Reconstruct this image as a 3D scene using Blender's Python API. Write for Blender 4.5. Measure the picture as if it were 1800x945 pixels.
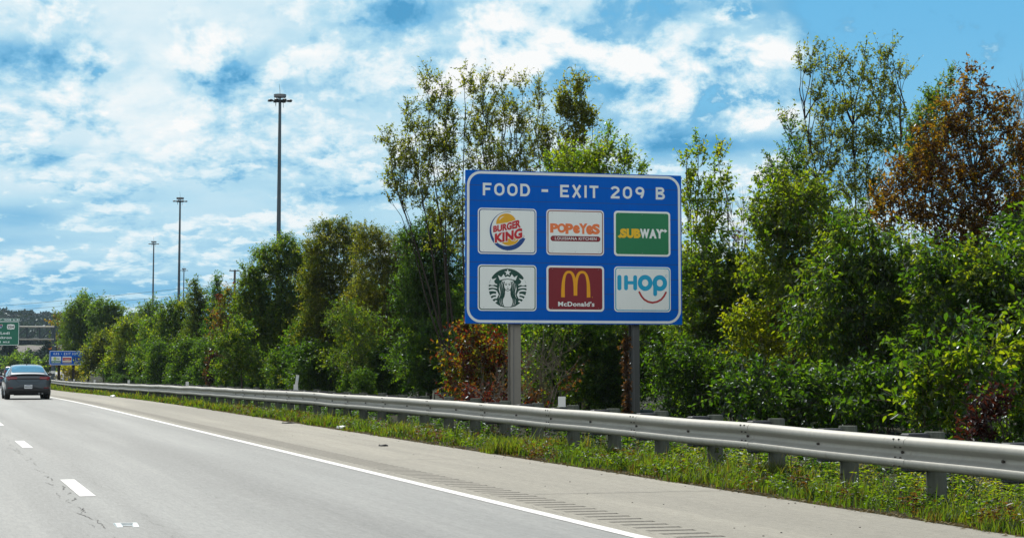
import bpy, math, random
import numpy as np
from mathutils import Vector, Matrix

for o in list(bpy.data.objects):
    bpy.data.objects.remove(o)
scene = bpy.context.scene
col = scene.collection
random.seed(7)
rng = np.random.default_rng(7)
PI = math.pi

# ------------------------------------------------------------------ camera
CAM_Z = 1.30                       # eye height of a car passenger above the road
FOCAL = 3487.0                     # focal length in units of 1/1800 of the frame width
YAW = math.atan(1030.0 / 3500.0)   # camera looks this far right of the road direction (+Y)
PITCH = math.atan(297.0 / FOCAL)
cam_data = bpy.data.cameras.new('camera')
cam_data.sensor_width = 36.0
cam_data.lens = FOCAL / 1800.0 * 36.0
cam_data.shift_y = -127.5 / 1800.0
cam_data.clip_start = 0.2
cam_data.clip_end = 9000.0
cam = bpy.data.objects.new('camera', cam_data)
cam.location = (0, 0, CAM_Z)
cam.rotation_euler = (PI / 2 + PITCH, 0, -YAW)
col.objects.link(cam)
scene.camera = cam

# ------------------------------------------------------------------ sun, sky, exposure
SUN_AZ = math.radians(-6.0)        # from +Y towards +X
SUN_EL = math.radians(50.0)
sun_data = bpy.data.lights.new('sun', 'SUN')
sun_data.energy = 5.0
sun_data.angle = math.radians(0.5)
sun_data.color = (1.0, 0.955, 0.88)
sun = bpy.data.objects.new('sun', sun_data)
S = Vector((math.sin(SUN_AZ) * math.cos(SUN_EL), math.cos(SUN_AZ) * math.cos(SUN_EL), math.sin(SUN_EL)))
sun.rotation_euler = (-S).to_track_quat('-Z', 'Y').to_euler()
sun.location = S * 300
col.objects.link(sun)
scene.view_settings.view_transform = 'Standard'
scene.view_settings.look = 'None'
scene.view_settings.gamma = 1.0
scene.view_settings.exposure = 0.0
scene.cycles.max_bounces = 7
scene.cycles.diffuse_bounces = 3
scene.cycles.glossy_bounces = 3
scene.cycles.transmission_bounces = 4
scene.cycles.transparent_max_bounces = 8
scene.cycles.caustics_reflective = False
scene.cycles.caustics_refractive = False
scene.cycles.sample_clamp_indirect = 6.0
scene.cycles.use_denoising = True


class G:
    """small helper to write shader node graphs"""
    def __init__(self, nt):
        self.nt = nt
        nt.nodes.clear()

    def node(self, kind, **kw):
        n = self.nt.nodes.new(kind)
        for k, v in kw.items():
            setattr(n, k, v)
        return n

    def put(self, sock, v):
        if isinstance(v, bpy.types.NodeSocket):
            self.nt.links.new(v, sock)
        elif v is not None:
            if sock.type == 'RGBA' and not isinstance(v, (int, float)) and len(v) == 3:
                v = (v[0], v[1], v[2], 1.0)
            sock.default_value = v

    def m(self, op, a, b=None, c=None, clamp=False):
        n = self.node('ShaderNodeMath', operation=op, use_clamp=clamp)
        self.put(n.inputs[0], a)
        if b is not None: self.put(n.inputs[1], b)
        if c is not None: self.put(n.inputs[2], c)
        return n.outputs[0]

    def mix(self, f, a, b, blend='MIX'):
        n = self.node('ShaderNodeMix', data_type='RGBA', blend_type=blend)
        self.put(n.inputs[0], f)
        self.put(n.inputs[6], a)
        self.put(n.inputs[7], b)
        return n.outputs[2]

    def noise(self, vec, scale, detail=2.0, rough=0.5, dist=0.0):
        n = self.node('ShaderNodeTexNoise')
        if vec is not None: self.put(n.inputs['Vector'], vec)
        self.put(n.inputs['Scale'], scale)
        self.put(n.inputs['Detail'], detail)
        self.put(n.inputs['Roughness'], rough)
        self.put(n.inputs['Distortion'], dist)
        return n.outputs['Fac']

    def ramp(self, f, stops, interp='LINEAR'):
        n = self.node('ShaderNodeValToRGB')
        cr = n.color_ramp
        cr.interpolation = interp
        while len(cr.elements) > 1:
            cr.elements.remove(cr.elements[-1])
        cr.elements[0].position = stops[0][0]
        cr.elements[0].color = (*stops[0][1], 1)
        for p, c in stops[1:]:
            e = cr.elements.new(p)
            e.color = (*c, 1)
        self.put(n.inputs[0], f)
        return n.outputs[0]

    def smooth(self, x, a, b):
        n = self.node('ShaderNodeMapRange', interpolation_type='SMOOTHSTEP')
        self.put(n.inputs[0], x)
        n.inputs[1].default_value = a
        n.inputs[2].default_value = b
        return n.outputs[0]

    def vec(self, x, y, z=0.0):
        n = self.node('ShaderNodeCombineXYZ')
        self.put(n.inputs[0], x); self.put(n.inputs[1], y); self.put(n.inputs[2], z)
        return n.outputs[0]

    def sep(self, v):
        n = self.node('ShaderNodeSeparateXYZ')
        self.put(n.inputs[0], v)
        return n.outputs

    def bump(self, h, strength=0.3, distance=0.02):
        n = self.node('ShaderNodeBump')
        n.inputs['Strength'].default_value = strength
        n.inputs['Distance'].default_value = distance
        self.put(n.inputs['Height'], h)
        return n.outputs[0]


# the sky: Nishita daylight with a layer of broken cumulus and thin veil cloud, all laid out by compass
# direction (hundred-pixel steps of the photograph: s runs right, t up from the horizon)
world = bpy.data.worlds.new('World')
scene.world = world
world.use_nodes = True
g = G(world.node_tree)
tc = g.node('ShaderNodeTexCoord')
dx, dy, dz = g.sep(tc.outputs['Generated'])
cy, sy_ = math.cos(YAW), math.sin(YAW)
xc = g.m('SUBTRACT', g.m('MULTIPLY', dx, cy), g.m('MULTIPLY', dy, sy_))
zc = g.m('ADD', g.m('MULTIPLY', dx, sy_), g.m('MULTIPLY', dy, cy))
azn = g.m('ARCTAN2', xc, zc)
eln = g.m('ARCSINE', dz)
sS = g.m('MULTIPLY_ADD', azn, 35.0, 9.0)
tT = g.m('MULTIPLY', eln, 35.0)
tpos = g.m('MAXIMUM', tT, 0.0)
# towards the horizon the layer is seen edge-on: rows of cloud get thinner and longer
tlog = g.m('MULTIPLY', g.m('LOGARITHM', g.m('ADD', tpos, 1.5), 2.71828), 6.6)
q = g.vec(g.m('MULTIPLY', sS, 0.70), tlog, 4.3)
qs = g.vec(g.m('MULTIPLY', g.m('SUBTRACT', sS, 0.25), 0.70), g.m('ADD', tlog, 0.40), 4.3)
CL = dict(detail=10.0, rough=0.60, dist=0.15)
n1 = g.noise(q, 0.85, **CL)
n2 = g.noise(qs, 0.85, **CL)
qz_ = g.vec(g.m('MULTIPLY', g.m('SUBTRACT', sS, 0.12), 0.70), g.m('ADD', tlog, 0.20), 9.1)
q3 = g.vec(g.m('MULTIPLY', sS, 0.70), tlog, 9.1)
n3 = g.noise(q3, 1.9, detail=9.0, rough=0.58, dist=0.1)
n4 = g.noise(qz_, 1.9, detail=9.0, rough=0.58, dist=0.1)
nfine = g.noise(q, 2.6, detail=8.0, rough=0.64, dist=0.3)
nstreak = g.noise(g.vec(g.m('MULTIPLY', sS, 0.33), g.m('MULTIPLY', tpos, 2.6), 3.0), 1.0, detail=6.0, rough=0.55)
nveil = g.noise(g.vec(g.m('MULTIPLY', sS, 0.25), g.m('MULTIPLY', tlog, 0.6), 7.0), 1.0, detail=4.0, rough=0.5)


def gauss(s0, t0, rs, rt, amp, wob=True):
    a = g.m('DIVIDE', g.m('SUBTRACT', sS, s0), rs)
    b = g.m('DIVIDE', g.m('SUBTRACT', tT, t0), rt)
    r2 = g.m('ADD', g.m('MULTIPLY', a, a), g.m('MULTIPLY', b, b))
    if wob:
        r2 = g.m('MULTIPLY', r2, g.m('ADD', g.m('MULTIPLY', n1, 1.6), 0.2))
    return g.m('MULTIPLY', g.m('EXPONENT', g.m('MULTIPLY', r2, -1.0)), amp)


def total(items):
    acc = None
    for it in items:
        v = gauss(*it)
        acc = v if acc is None else g.m('ADD', acc, v)
    return acc
bright = total([(9.3, 5.55, 1.9, .62, .34), (11.6, 5.15, 1.7, .55, .36), (13.5, 5.40, .75, .26, .42), (12.9, 4.50, 1.35, .42, .42),
                (4.4, 5.35, 1.8, .6, .20), (1.2, 4.1, 3.0, .75, .26), (7.3, 5.0, .8, .45, .22), (6.0, 3.6, 1.6, .5, .12),
                (1.7, 5.2, .5, .5, .25), (13.1, 3.25, .6, .3, .25), (13.0, 6.12, .6, .14, .34), 
                (8.7, 6.3, .7, .2, .2), (13.4, 4.7, .9, .2, .22), (0.6, 6.1, 1.2, .3, .2)])
dark = total([(11.4, 4.05, 1.25, .34, .42), (12.6, 3.86, 1.5, .16, .38), (11.0, 4.80, .55, .22, .24), (6.75, 6.25, .85, .32, .62), (4.15, 4.90, .95, .30, .52),
              (0.4, 5.22, .95, .36, .70), (1.0, 3.52, 1.7, .20, .42), (0.6, 2.55, 1.0, .2, .34), (2.1, 2.95, 1.2, .18, .28), (5.7, 2.98, .75, .18, .38), (4.2, 3.25, .5, .2, .25),
              (5.3, 5.3, .5, .16, .3), (3.2, 3.45, .5, .25, .2), (7.0, 3.1, 1.2, .25, .2), (9.6, 6.75, 2.6, .28, .3)])
clear = g.m('ADD', g.m('MULTIPLY', g.smooth(g.m('ADD', sS, g.m('MULTIPLY', g.m('SUBTRACT', n1, 0.5), 3.0)), 13.2, 15.0), g.smooth(tT, 1.5, 4.2)),
            g.m('MULTIPLY', gauss(12.0, 6.25, 2.6, .35, 1.0), 0.8), clamp=True)
keep = g.m('SUBTRACT', 1.0, clear)
cum = g.smooth(g.m('ADD', n1, g.m('MULTIPLY', g.m('ADD', bright, g.m('MULTIPLY', dark, 0.25)), 0.30)), 0.48, 0.56)
cum = g.m('MULTIPLY', cum, g.m('MAXIMUM', keep, g.m('MULTIPLY', bright, 3.0, clamp=True)))
cum = g.m('MULTIPLY', cum, g.m('MULTIPLY_ADD', g.smooth(tT, 0.4, 2.2), 0.75, 0.25))
light = g.m('ADD', 0.5, g.m('MULTIPLY', g.m('SUBTRACT', n1, n2), 4.2), clamp=True)
texture_ = g.m('MULTIPLY', g.m('SUBTRACT', nfine, 0.5), 0.55)
lobase = g.m('SUBTRACT', 1.0, g.smooth(tT, 0.6, 3.4))
veil = g.m('ADD', 0.46, g.m('MULTIPLY', g.m('SUBTRACT', nveil, 0.5), 0.6))
veil = g.m('ADD', veil, g.m('MULTIPLY', g.smooth(sS, 9.5, 3.0), g.m('MULTIPLY_ADD', g.smooth(tT, 1.5, 3.8), 0.22, 0.0)))
veil = g.m('SUBTRACT', veil, g.m('MULTIPLY', lobase, 0.20))
veil = g.m('MULTIPLY', veil, keep)
veil = g.m('MAXIMUM', veil, 0.02)
streak = g.m('MULTIPLY', g.m('SUBTRACT', nstreak, 0.5), g.m('MULTIPLY_ADD', lobase, 0.75, 0.12))
body = g.m('ADD', g.m('MULTIPLY_ADD', light, 0.60, 0.27), texture_)
wv = g.m('ADD', g.m('MULTIPLY', cum, g.m('SUBTRACT', body, veil)), veil)
wv = g.m('ADD', wv, g.m('MULTIPLY', streak, g.m('SUBTRACT', 1.0, g.m('MULTIPLY', clear, .8))))
# small ragged puffs in rows below the big heaps
puff = g.m('MULTIPLY', g.smooth(g.m('ADD', n3, g.m('MULTIPLY', g.m('SUBTRACT', n1, 0.5), 0.5)), 0.50, 0.585), g.m('SUBTRACT', 1.0, g.m('MULTIPLY', clear, 1.0)))
puff = g.m('MULTIPLY', puff, g.m('MULTIPLY', g.smooth(tT, 0.5, 1.6), g.m('MULTIPLY_ADD', g.smooth(tT, 5.2, 3.0), 0.50, 0.25)))
light2 = g.m('ADD', 0.42, g.m('MULTIPLY', g.m('SUBTRACT', n3, n4), 4.0), clamp=True)
body2 = g.m('MULTIPLY_ADD', light2, 0.62, 0.26)
wv = g.m('ADD', wv, g.m('MULTIPLY', puff, g.m('SUBTRACT', body2, wv)))
wv = g.m('ADD', wv, g.m('MULTIPLY', bright, g.m('ADD', 0.36, g.m('MULTIPLY', g.m('SUBTRACT', light, 0.5), 1.4))))
wisp = g.m('MULTIPLY', total([(15.2, 5.75, .45, .4, 1.0), (17.3, 5.38, .3, .3, .8), (13.0, 6.15, .8, .2, 1.0), (16.6, 5.9, .8, .3, .5)]), g.smooth(nfine, 0.50, 0.72))
wv = g.m('ADD', wv, g.m('MULTIPLY', wisp, 0.55))
wv = g.m('SUBTRACT', wv, g.m('MULTIPLY', dark, 0.74), clamp=True)
SKY_STRENGTH = 0.05
sky = g.node('ShaderNodeTexSky', sky_type='NISHITA', sun_disc=False)
sky.sun_elevation = SUN_EL
sky.sun_rotation = SUN_AZ
sky.air_density = 1.0
sky.dust_density = 0.6
sky.ozone_density = 2.0
K = 1.0 / SKY_STRENGTH
up = g.smooth(tT, 7.0, 20.0)
# cloud colours, in the same units as the Nishita sky (divided by its strength)
cloudcol = g.ramp(wv, [(0.0, (0.085, 0.345, 0.61)), (0.22, (0.20, 0.50, 0.755)), (0.50, (0.47, 0.73, 0.875)), (0.75, (0.76, 0.89, 0.945)), (1.0, (0.965, 0.98, 0.98))])
bluecol = g.ramp(g.smooth(tT, 0.0, 7.0), [(0.0, (0.36, 0.67, 0.84)), (0.55, (0.23, 0.57, 0.82)), (1.0, (0.150, 0.485, 0.795))])
cover = g.smooth(wv, 0.02, 0.25)
cover = g.m('MAXIMUM', cover, g.m('MULTIPLY', dark, 3.0, clamp=True))
vis = g.mix(cover, bluecol, cloudcol)
scaled = g.node('ShaderNodeVectorMath', operation='SCALE')
g.put(scaled.inputs[0], vis)
scaled.inputs['Scale'].default_value = K
# overhead the clear Nishita sky takes over more and more
final = g.mix(g.m('MULTIPLY', up, 0.90), scaled.outputs[0], sky.outputs[0])
# bright cloud fill added behind the camera, out of view, to light the sign
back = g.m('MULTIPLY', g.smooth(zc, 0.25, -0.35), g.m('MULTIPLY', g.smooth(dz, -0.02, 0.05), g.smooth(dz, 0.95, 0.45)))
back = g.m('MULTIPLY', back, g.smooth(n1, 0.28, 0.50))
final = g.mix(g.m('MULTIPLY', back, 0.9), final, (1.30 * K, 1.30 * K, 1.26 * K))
bg = g.node('ShaderNodeBackground')
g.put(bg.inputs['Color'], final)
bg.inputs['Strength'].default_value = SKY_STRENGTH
out = g.node('ShaderNodeOutputWorld')
g.nt.links.new(bg.outputs[0], out.inputs['Surface'])
# ------------------------------------------------------------------ helpers
_f = Vector((math.sin(YAW) * math.cos(PITCH), math.cos(YAW) * math.cos(PITCH), math.sin(PITCH)))
_r = Vector((math.cos(YAW), -math.sin(YAW), 0))
_u = _r.cross(_f)


def at(px, py, Z):
    """world point seen at photo position (px, py), at horizontal depth Z metres"""
    d = _f * FOCAL + _r * (px - 900.0) + _u * (345.0 - py)
    h = d.x * math.sin(YAW) + d.y * math.cos(YAW)
    return Vector((0, 0, CAM_Z)) + d * (Z / h)


def bend(y):            # the motorway swings gently to the right in the distance
    t = max(0.0, y - 80.0)
    return 1.65e-4 * t * t if t < 320 else 16.9 + 0.1056 * (t - 320)


def sstep(a, b, x):
    t = min(1.0, max(0.0, (x - a) / (b - a)))
    return t * t * (3 - 2 * t)


def road_z(y):          # and dips a little
    return -0.60 * sstep(60, 190, y)


RAIL_Y = [-60, 8, 15, 20, 27, 40, 60, 80, 100, 140, 190, 260, 900]
RAIL_H = [.57, .57, .60, .635, .656, .654, .60, .51, .40, .18, -.02, -.05, -.05]


def rail_top(y):
    return float(np.interp(y, RAIL_Y, RAIL_H))


def ground_z(x, y):
    x = x - bend(y)
    rz, vz = road_z(y), rail_top(y) - 0.70
    if x < 8.0: return rz
    if x < 9.4: return rz + (vz - rz) * (x - 8.0) / 1.4
    if x < 12.0: return vz - 0.12 * (x - 9.4)
    return vz - 0.31


def tag(o, label=None, cat=None, group=None, kind=None):
    if label: o['label'] = label
    if cat: o['category'] = cat
    if group: o['group'] = group
    if kind: o['kind'] = kind
    return o


def empty(name, loc=(0, 0, 0), rz=0.0):
    o = bpy.data.objects.new(name, None)
    o.empty_display_size = 0.2
    o.location = loc
    o.rotation_euler = (0, 0, rz)
    col.objects.link(o)
    return o


def copy_tree(o, parent=None):
    c = o.copy()
    col.objects.link(c)
    if parent is not None:
        c.parent = parent
    for ch in list(o.children):
        copy_tree(ch, c)
    return c


class MB:
    """collects faces, then links them as ONE mesh object"""
    def __init__(self):
        self.v, self.f, self.mi, self.sm, self.mats = [], [], [], [], []
        self.M = Matrix.Identity(4)

    def mat(self, m):
        if m not in self.mats: self.mats.append(m)
        return self.mats.index(m)

    def add(self, vs, fs, m=None, smooth=False):
        b = len(self.v)
        M = self.M
        self.v.extend([tuple(M @ Vector(p)) for p in vs])
        k = self.mat(m) if m is not None else 0
        for f in fs:
            self.f.append([b + i for i in f]); self.mi.append(k); self.sm.append(smooth)

    def box(self, c, s, m=None, bev=0.0):
        x, y, z = [q / 2 for q in s]
        cx_, cy_, cz_ = c
        if bev <= 0:
            vs = [(cx_ + a * x, cy_ + b * y, cz_ + d * z) for a in (-1, 1) for b in (-1, 1) for d in (-1, 1)]
            fs = [(0, 1, 3, 2), (4, 6, 7, 5), (0, 4, 5, 1), (2, 3, 7, 6), (0, 2, 6, 4), (1, 5, 7, 3)]
            self.add(vs, fs, m)
        else:
            # chamfered in plan and at top/bottom
            ring = lambda X, Y, B: [(-X + B, -Y), (X - B, -Y), (X, -Y + B), (X, Y - B), (X - B, Y), (-X + B, Y), (-X, Y - B), (-X, -Y + B)]
            vs = []
            for zz, inset in ((-z, bev), (-z + bev, 0), (z - bev, 0), (z, bev)):
                vs += [(cx_ + a, cy_ + b, cz_ + zz) for a, b in ring(x - inset, y - inset, bev)]
            fs = [tuple(range(7, -1, -1)), tuple(range(24, 32))]
            for l in range(3):
                for i in range(8):
                    j = (i + 1) % 8
                    fs.append((l * 8 + i, l * 8 + j, l * 8 + 8 + j, l * 8 + 8 + i))
            self.add(vs, fs, m)

    def tube(self, pts, rad, n=8, m=None, caps=True, smooth=True):
        pts = [Vector(p) for p in pts]
        if not hasattr(rad, '__len__'): rad = [rad] * len(pts)
        vs, fs = [], []
        for i, p in enumerate(pts):
            d = (pts[min(i + 1, len(pts) - 1)] - pts[max(i - 1, 0)]).normalized()
            a = d.orthogonal().normalized() if abs(d.z) < .99 else Vector((1, 0, 0))
            if abs(d.z) < .99:
                a = d.cross(Vector((0, 0, 1))).normalized()
            b = d.cross(a).normalized()
            for k in range(n):
                t = 2 * PI * k / n
                vs.append(p + (a * math.cos(t) + b * math.sin(t)) * rad[i])
        for i in range(len(pts) - 1):
            for k in range(n):
                j = (k + 1) % n
                fs.append((i * n + k, i * n + j, i * n + n + j, i * n + n + k))
        self.add(vs, fs, m, smooth)
        if caps:
            e = (len(pts) - 1) * n
            self.add(vs[:n], [tuple(range(n - 1, -1, -1))], m)
            self.add(vs[e:], [tuple(range(n))], m)

    def cyl(self, p, r, h, n=16, m=None, r2=None):
        p = Vector(p)
        self.tube([p, p + Vector((0, 0, h))], [r, r if r2 is None else r2], n, m)

    def grid(self, P, m=None, smooth=True, closed=False):
        """P[i][j] points"""
        ni, nj = len(P), len(P[0])
        vs = [p for row in P for p in row]
        fs = []
        for i in range(ni - 1):
            for j in range(nj if closed else nj - 1):
                k = (j + 1) % nj
                fs.append((i * nj + j, i * nj + k, (i + 1) * nj + k, (i + 1) * nj + j))
        self.add(vs, fs, m, smooth)

    def plate(self, poly, y0, y1, m=None):
        """polygon (x, z) seen from -Y, front face at y0, back at y1"""
        n = len(poly)
        a = sum(poly[i][0] * poly[(i + 1) % n][1] - poly[(i + 1) % n][0] * poly[i][1] for i in range(n))
        if a < 0: poly = poly[::-1]
        vs = [(x, y0, z) for x, z in poly] + [(x, y1, z) for x, z in poly]
        fs = [tuple(range(n)), tuple(range(2 * n - 1, n - 1, -1))]
        fs += [(i, n + i, n + (i + 1) % n, (i + 1) % n) for i in range(n)]
        self.add(vs, fs, m)

    def strip(self, pts, w, y, m=None, closed=False, cap=False, th=0.002):
        """a flat stroke of width w along points (x, z), front at depth y"""
        if not hasattr(w, '__len__'):
            pts = [p for i, p in enumerate(pts) if i == 0 or math.dist(p, pts[i - 1]) > 1e-5]
        pts = [np.array(p, float) for p in pts]
        n = len(pts)
        ws = w if hasattr(w, '__len__') else [w] * n
        L, R = [], []
        for i in range(n):
            a = pts[(i - 1) % n] if (closed or i > 0) else None
            b = pts[(i + 1) % n] if (closed or i < n - 1) else None
            d0 = (pts[i] - a) if a is not None else (b - pts[i])
            d1 = (b - pts[i]) if b is not None else d0
            d0 = d0 / (np.linalg.norm(d0) + 1e-9); d1 = d1 / (np.linalg.norm(d1) + 1e-9)
            t = d0 + d1
            t = t / (np.linalg.norm(t) + 1e-9)
            nn = np.array([-t[1], t[0]])
            sc = 1.0 / max(0.45, float(np.dot(nn, [-d1[1], d1[0]])))
            L.append(pts[i] + nn * ws[i] / 2 * sc); R.append(pts[i] - nn * ws[i] / 2 * sc)
        vs = [(p[0], y, p[1]) for p in L] + [(p[0], y, p[1]) for p in R]
        fs = []
        for i in range(n if closed else n - 1):
            j = (i + 1) % n
            fs.append((i, n + i, n + j, j))
        self.add(vs, fs, m)
        if cap:
            for e in (0, n - 1):
                c = pts[e]
                self.plate([(c[0] + ws[e] / 2 * math.cos(a), c[1] + ws[e] / 2 * math.sin(a)) for a in np.linspace(0, 2 * PI, 17)[:-1]], y - 0.0004, y + .001, m)

    def build(self, name, m=None, parent=None):
        me = bpy.data.meshes.new(name)
        me.from_pydata([tuple(p) for p in self.v], [], self.f)
        if self.mats:
            for q in self.mats: me.materials.append(q)
            me.polygons.foreach_set('material_index', self.mi)
        elif m is not None:
            me.materials.append(m)
        me.polygons.foreach_set('use_smooth', self.sm)
        me.update()
        o = bpy.data.objects.new(name, me)
        col.objects.link(o)
        if parent is not None: o.parent = parent
        return o


def rrect(x0, z0, x1, z1, r, n=6):
    P = []
    for cx_, cz_, a0 in ((x1 - r, z0 + r, -PI / 2), (x1 - r, z1 - r, 0), (x0 + r, z1 - r, PI / 2), (x0 + r, z0 + r, PI)):
        for k in range(n + 1):
            a = a0 + PI / 2 * k / n
            P.append((cx_ + r * math.cos(a), cz_ + r * math.sin(a)))
    return P


def arc(cx_, cz_, rx, rz, a0, a1, n=14):
    return [(cx_ + rx * math.cos(math.radians(a0 + (a1 - a0) * k / n)), cz_ + rz * math.sin(math.radians(a0 + (a1 - a0) * k / n))) for k in range(n + 1)]


# road-sign letters as pen strokes: cap height 1, pen width W_
W_ = 0.19
h_ = W_ / 2


def glyph(ch):
    l, t, b = h_, 1 - h_, h_
    if ch == 'F': return .70, [[(l, 0), (l, 1)], [(l, t), (.70, t)], [(l, .52), (.60, .52)]]
    if ch == 'E': return .72, [[(l, 0), (l, 1)], [(l, t), (.72, t)], [(l, .51), (.62, .51)], [(l, b), (.72, b)]]
    if ch == 'O': return .84, [('c', [(p[0], p[1]) for p in arc(.42, 1 - .42, .42 - h_, .42 - h_, 0, 180)] + arc(.42, .42, .42 - h_, .42 - h_, 180, 360))]
    if ch == 'D': return .80, [('c', [(l, b), (.40, b)] + arc(.40, .5, .40 - h_, .5 - h_, -80, 80) + [(.40, t), (l, t)])]
    if ch == '-': return .50, [[(0, .40), (.5, .40)]]
    if ch == 'X': return .82, [[(.11, 0), (.71, 1)], [(.71, 0), (.11, 1)]]
    if ch == 'I': return .19, [[(l, 0), (l, 1)]]
    if ch == 'T': return .74, [[(0, t), (.74, t)], [(.37, 0), (.37, t)]]
    if ch == '2': return .76, [[p for p in arc(.38, .69, .38 - h_, .31 - h_, 165, -20)] + [(.14, b + .08)], [(0.02, b), (.76, b)]]
    if ch == '0': return .78, [('c', arc(.39, 1 - .39, .39 - h_, .39 - h_, 0, 180) + arc(.39, .39, .39 - h_, .39 - h_, 180, 360))]
    if ch == '9': return .76, [('c', arc(.38, .67, .38 - h_, .33 - h_, 0, 350)), arc(.30, .67, .46 - h_, .67 - h_ * .5, 0, -62)]
    if ch == 'B': return .78, [[(l, 0), (l, 1)], [(l, t), (.46, t)] + arc(.46, .75, .27 - h_, .25 - h_, 90, -90, 10) + [(l, .51)], [(l, .49), (.46, .49)] + arc(.46, .27, .32 - h_, .27 - h_, 80, -90, 10) + [(l, b)]]
    if ch == 'G': return .82, [arc(.41, .5, .41 - h_, .5 - h_, 48, 330) + [(.73, .45)], [(.44, .45), (.81, .45)]]
    if ch == 'A': return .86, [[(.09, 0), (.43, 1)], [(.43, 1), (.77, 0)], [(.22, .28), (.64, .28)]]
    if ch == 'S': return .76, [arc(.38, .73, .36 - h_, .27 - h_, 30, 250) + arc(.38, .27, .38 - h_, .27 - h_, 70, -150)]
    return .5, []


def write(mb, text, x0, x1, z0, cap, y, m, gap=0.36):
    ws = [glyph(c)[0] for c in text]
    nat = sum(ws) * cap
    sp = (x1 - x0 - nat) / max(1, len(text) - 1) if len(text) > 1 else 0
    x = x0
    for c, w in zip(text, ws):
        for i, st in enumerate(glyph(c)[1]):
            closed = isinstance(st, tuple)
            P = st[1] if closed else st
            mb.strip([(x + p[0] * cap, z0 + p[1] * cap) for p in P], W_ * cap, y - 0.0006 * i, m, closed)
        x += w * cap + sp


def text_faces(body, bold=0.0, spacing=1.0, shear=0.0, res=4):
    """outline letters from the built-in font as flat faces; returns verts (x, z), faces, extents"""
    cu = bpy.data.curves.new('tmp', 'FONT')
    cu.body = body
    cu.size = 1.0
    cu.offset = bold
    cu.space_character = spacing
    cu.shear = shear
    cu.resolution_u = res
    ob = bpy.data.objects.new('tmp', cu)
    col.objects.link(ob)
    me = bpy.data.meshes.new_from_object(ob)
    V = [(v.co.x, v.co.y) for v in me.vertices]
    F = [tuple(p.vertices) for p in me.polygons]
    bpy.data.objects.remove(ob)
    bpy.data.curves.remove(cu)
    bpy.data.meshes.remove(me)
    xs = [v[0] for v in V]; zs = [v[1] for v in V]
    return V, F, (min(xs), max(xs), min(zs), max(zs))


def text(mb, body, x0, x1, z0, z1, y, m, bold=0.0, spacing=1.0, shear=0.0, warp=None):
    """letters stretched into the box x0..x1, z0..z1"""
    V, F, (a, b, c, d) = text_faces(body, bold, spacing, shear)
    P = [(x0 + (v[0] - a) / (b - a) * (x1 - x0), z0 + (v[1] - c) / (d - c) * (z1 - z0)) for v in V]
    if warp: P = [warp(*p) for p in P]
    n = len(mb.v)
    # faces must look towards -Y
    fs = []
    for f in F:
        A = sum(P[f[i]][0] * P[f[(i + 1) % len(f)]][1] - P[f[(i + 1) % len(f)]][0] * P[f[i]][1] for i in range(len(f)))
        fs.append(f if A > 0 else f[::-1])
    mb.add([(p[0], y, p[1]) for p in P], fs, m)


# ------------------------------------------------------------------ materials
def material(name):
    m = bpy.data.materials.new(name)
    m.use_nodes = True
    gg = G(m.node_tree)
    o = gg.node('ShaderNodeOutputMaterial')
    return m, gg, o


def principled(gg, o, base, rough=0.5, metal=0.0, spec=0.5, normal=None, coat=0.0):
    p = gg.node('ShaderNodeBsdfPrincipled')
    gg.put(p.inputs['Base Color'], base)
    gg.put(p.inputs['Roughness'], rough)
    gg.put(p.inputs['Metallic'], metal)
    gg.put(p.inputs['Specular IOR Level'], spec)
    if coat: p.inputs['Coat Weight'].default_value = coat
    if normal is not None: gg.put(p.inputs['Normal'], normal)
    gg.nt.links.new(p.outputs[0], o.inputs['Surface'])
    return p


def objco(gg):
    return gg.node('ShaderNodeTexCoord').outputs['Object']


def plain(name, c, rough=0.5, metal=0.0, spec=0.5, var=0.12, scale=3.0, coat=0.0, bump=0.0):
    """painted / cast / moulded surface with slight uneven wear"""
    m, gg, o = material(name)
    co = objco(gg)
    n = gg.noise(co, scale, 5.0, 0.6)
    f = gg.m('MULTIPLY_ADD', gg.m('SUBTRACT', n, 0.5), var * 2, 1.0)
    mixn = gg.node('ShaderNodeVectorMath', operation='SCALE')
    mixn.inputs[0].default_value = c
    gg.put(mixn.inputs['Scale'], f)
    r = gg.m('MULTIPLY_ADD', gg.m('SUBTRACT', n, 0.5), 0.25, rough, clamp=True)
    nb = gg.bump(gg.noise(co, scale * 12, 3.0), bump, 0.004) if bump else None
    principled(gg, o, mixn.outputs[0], r, metal, spec, nb, coat)
    return m


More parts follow.
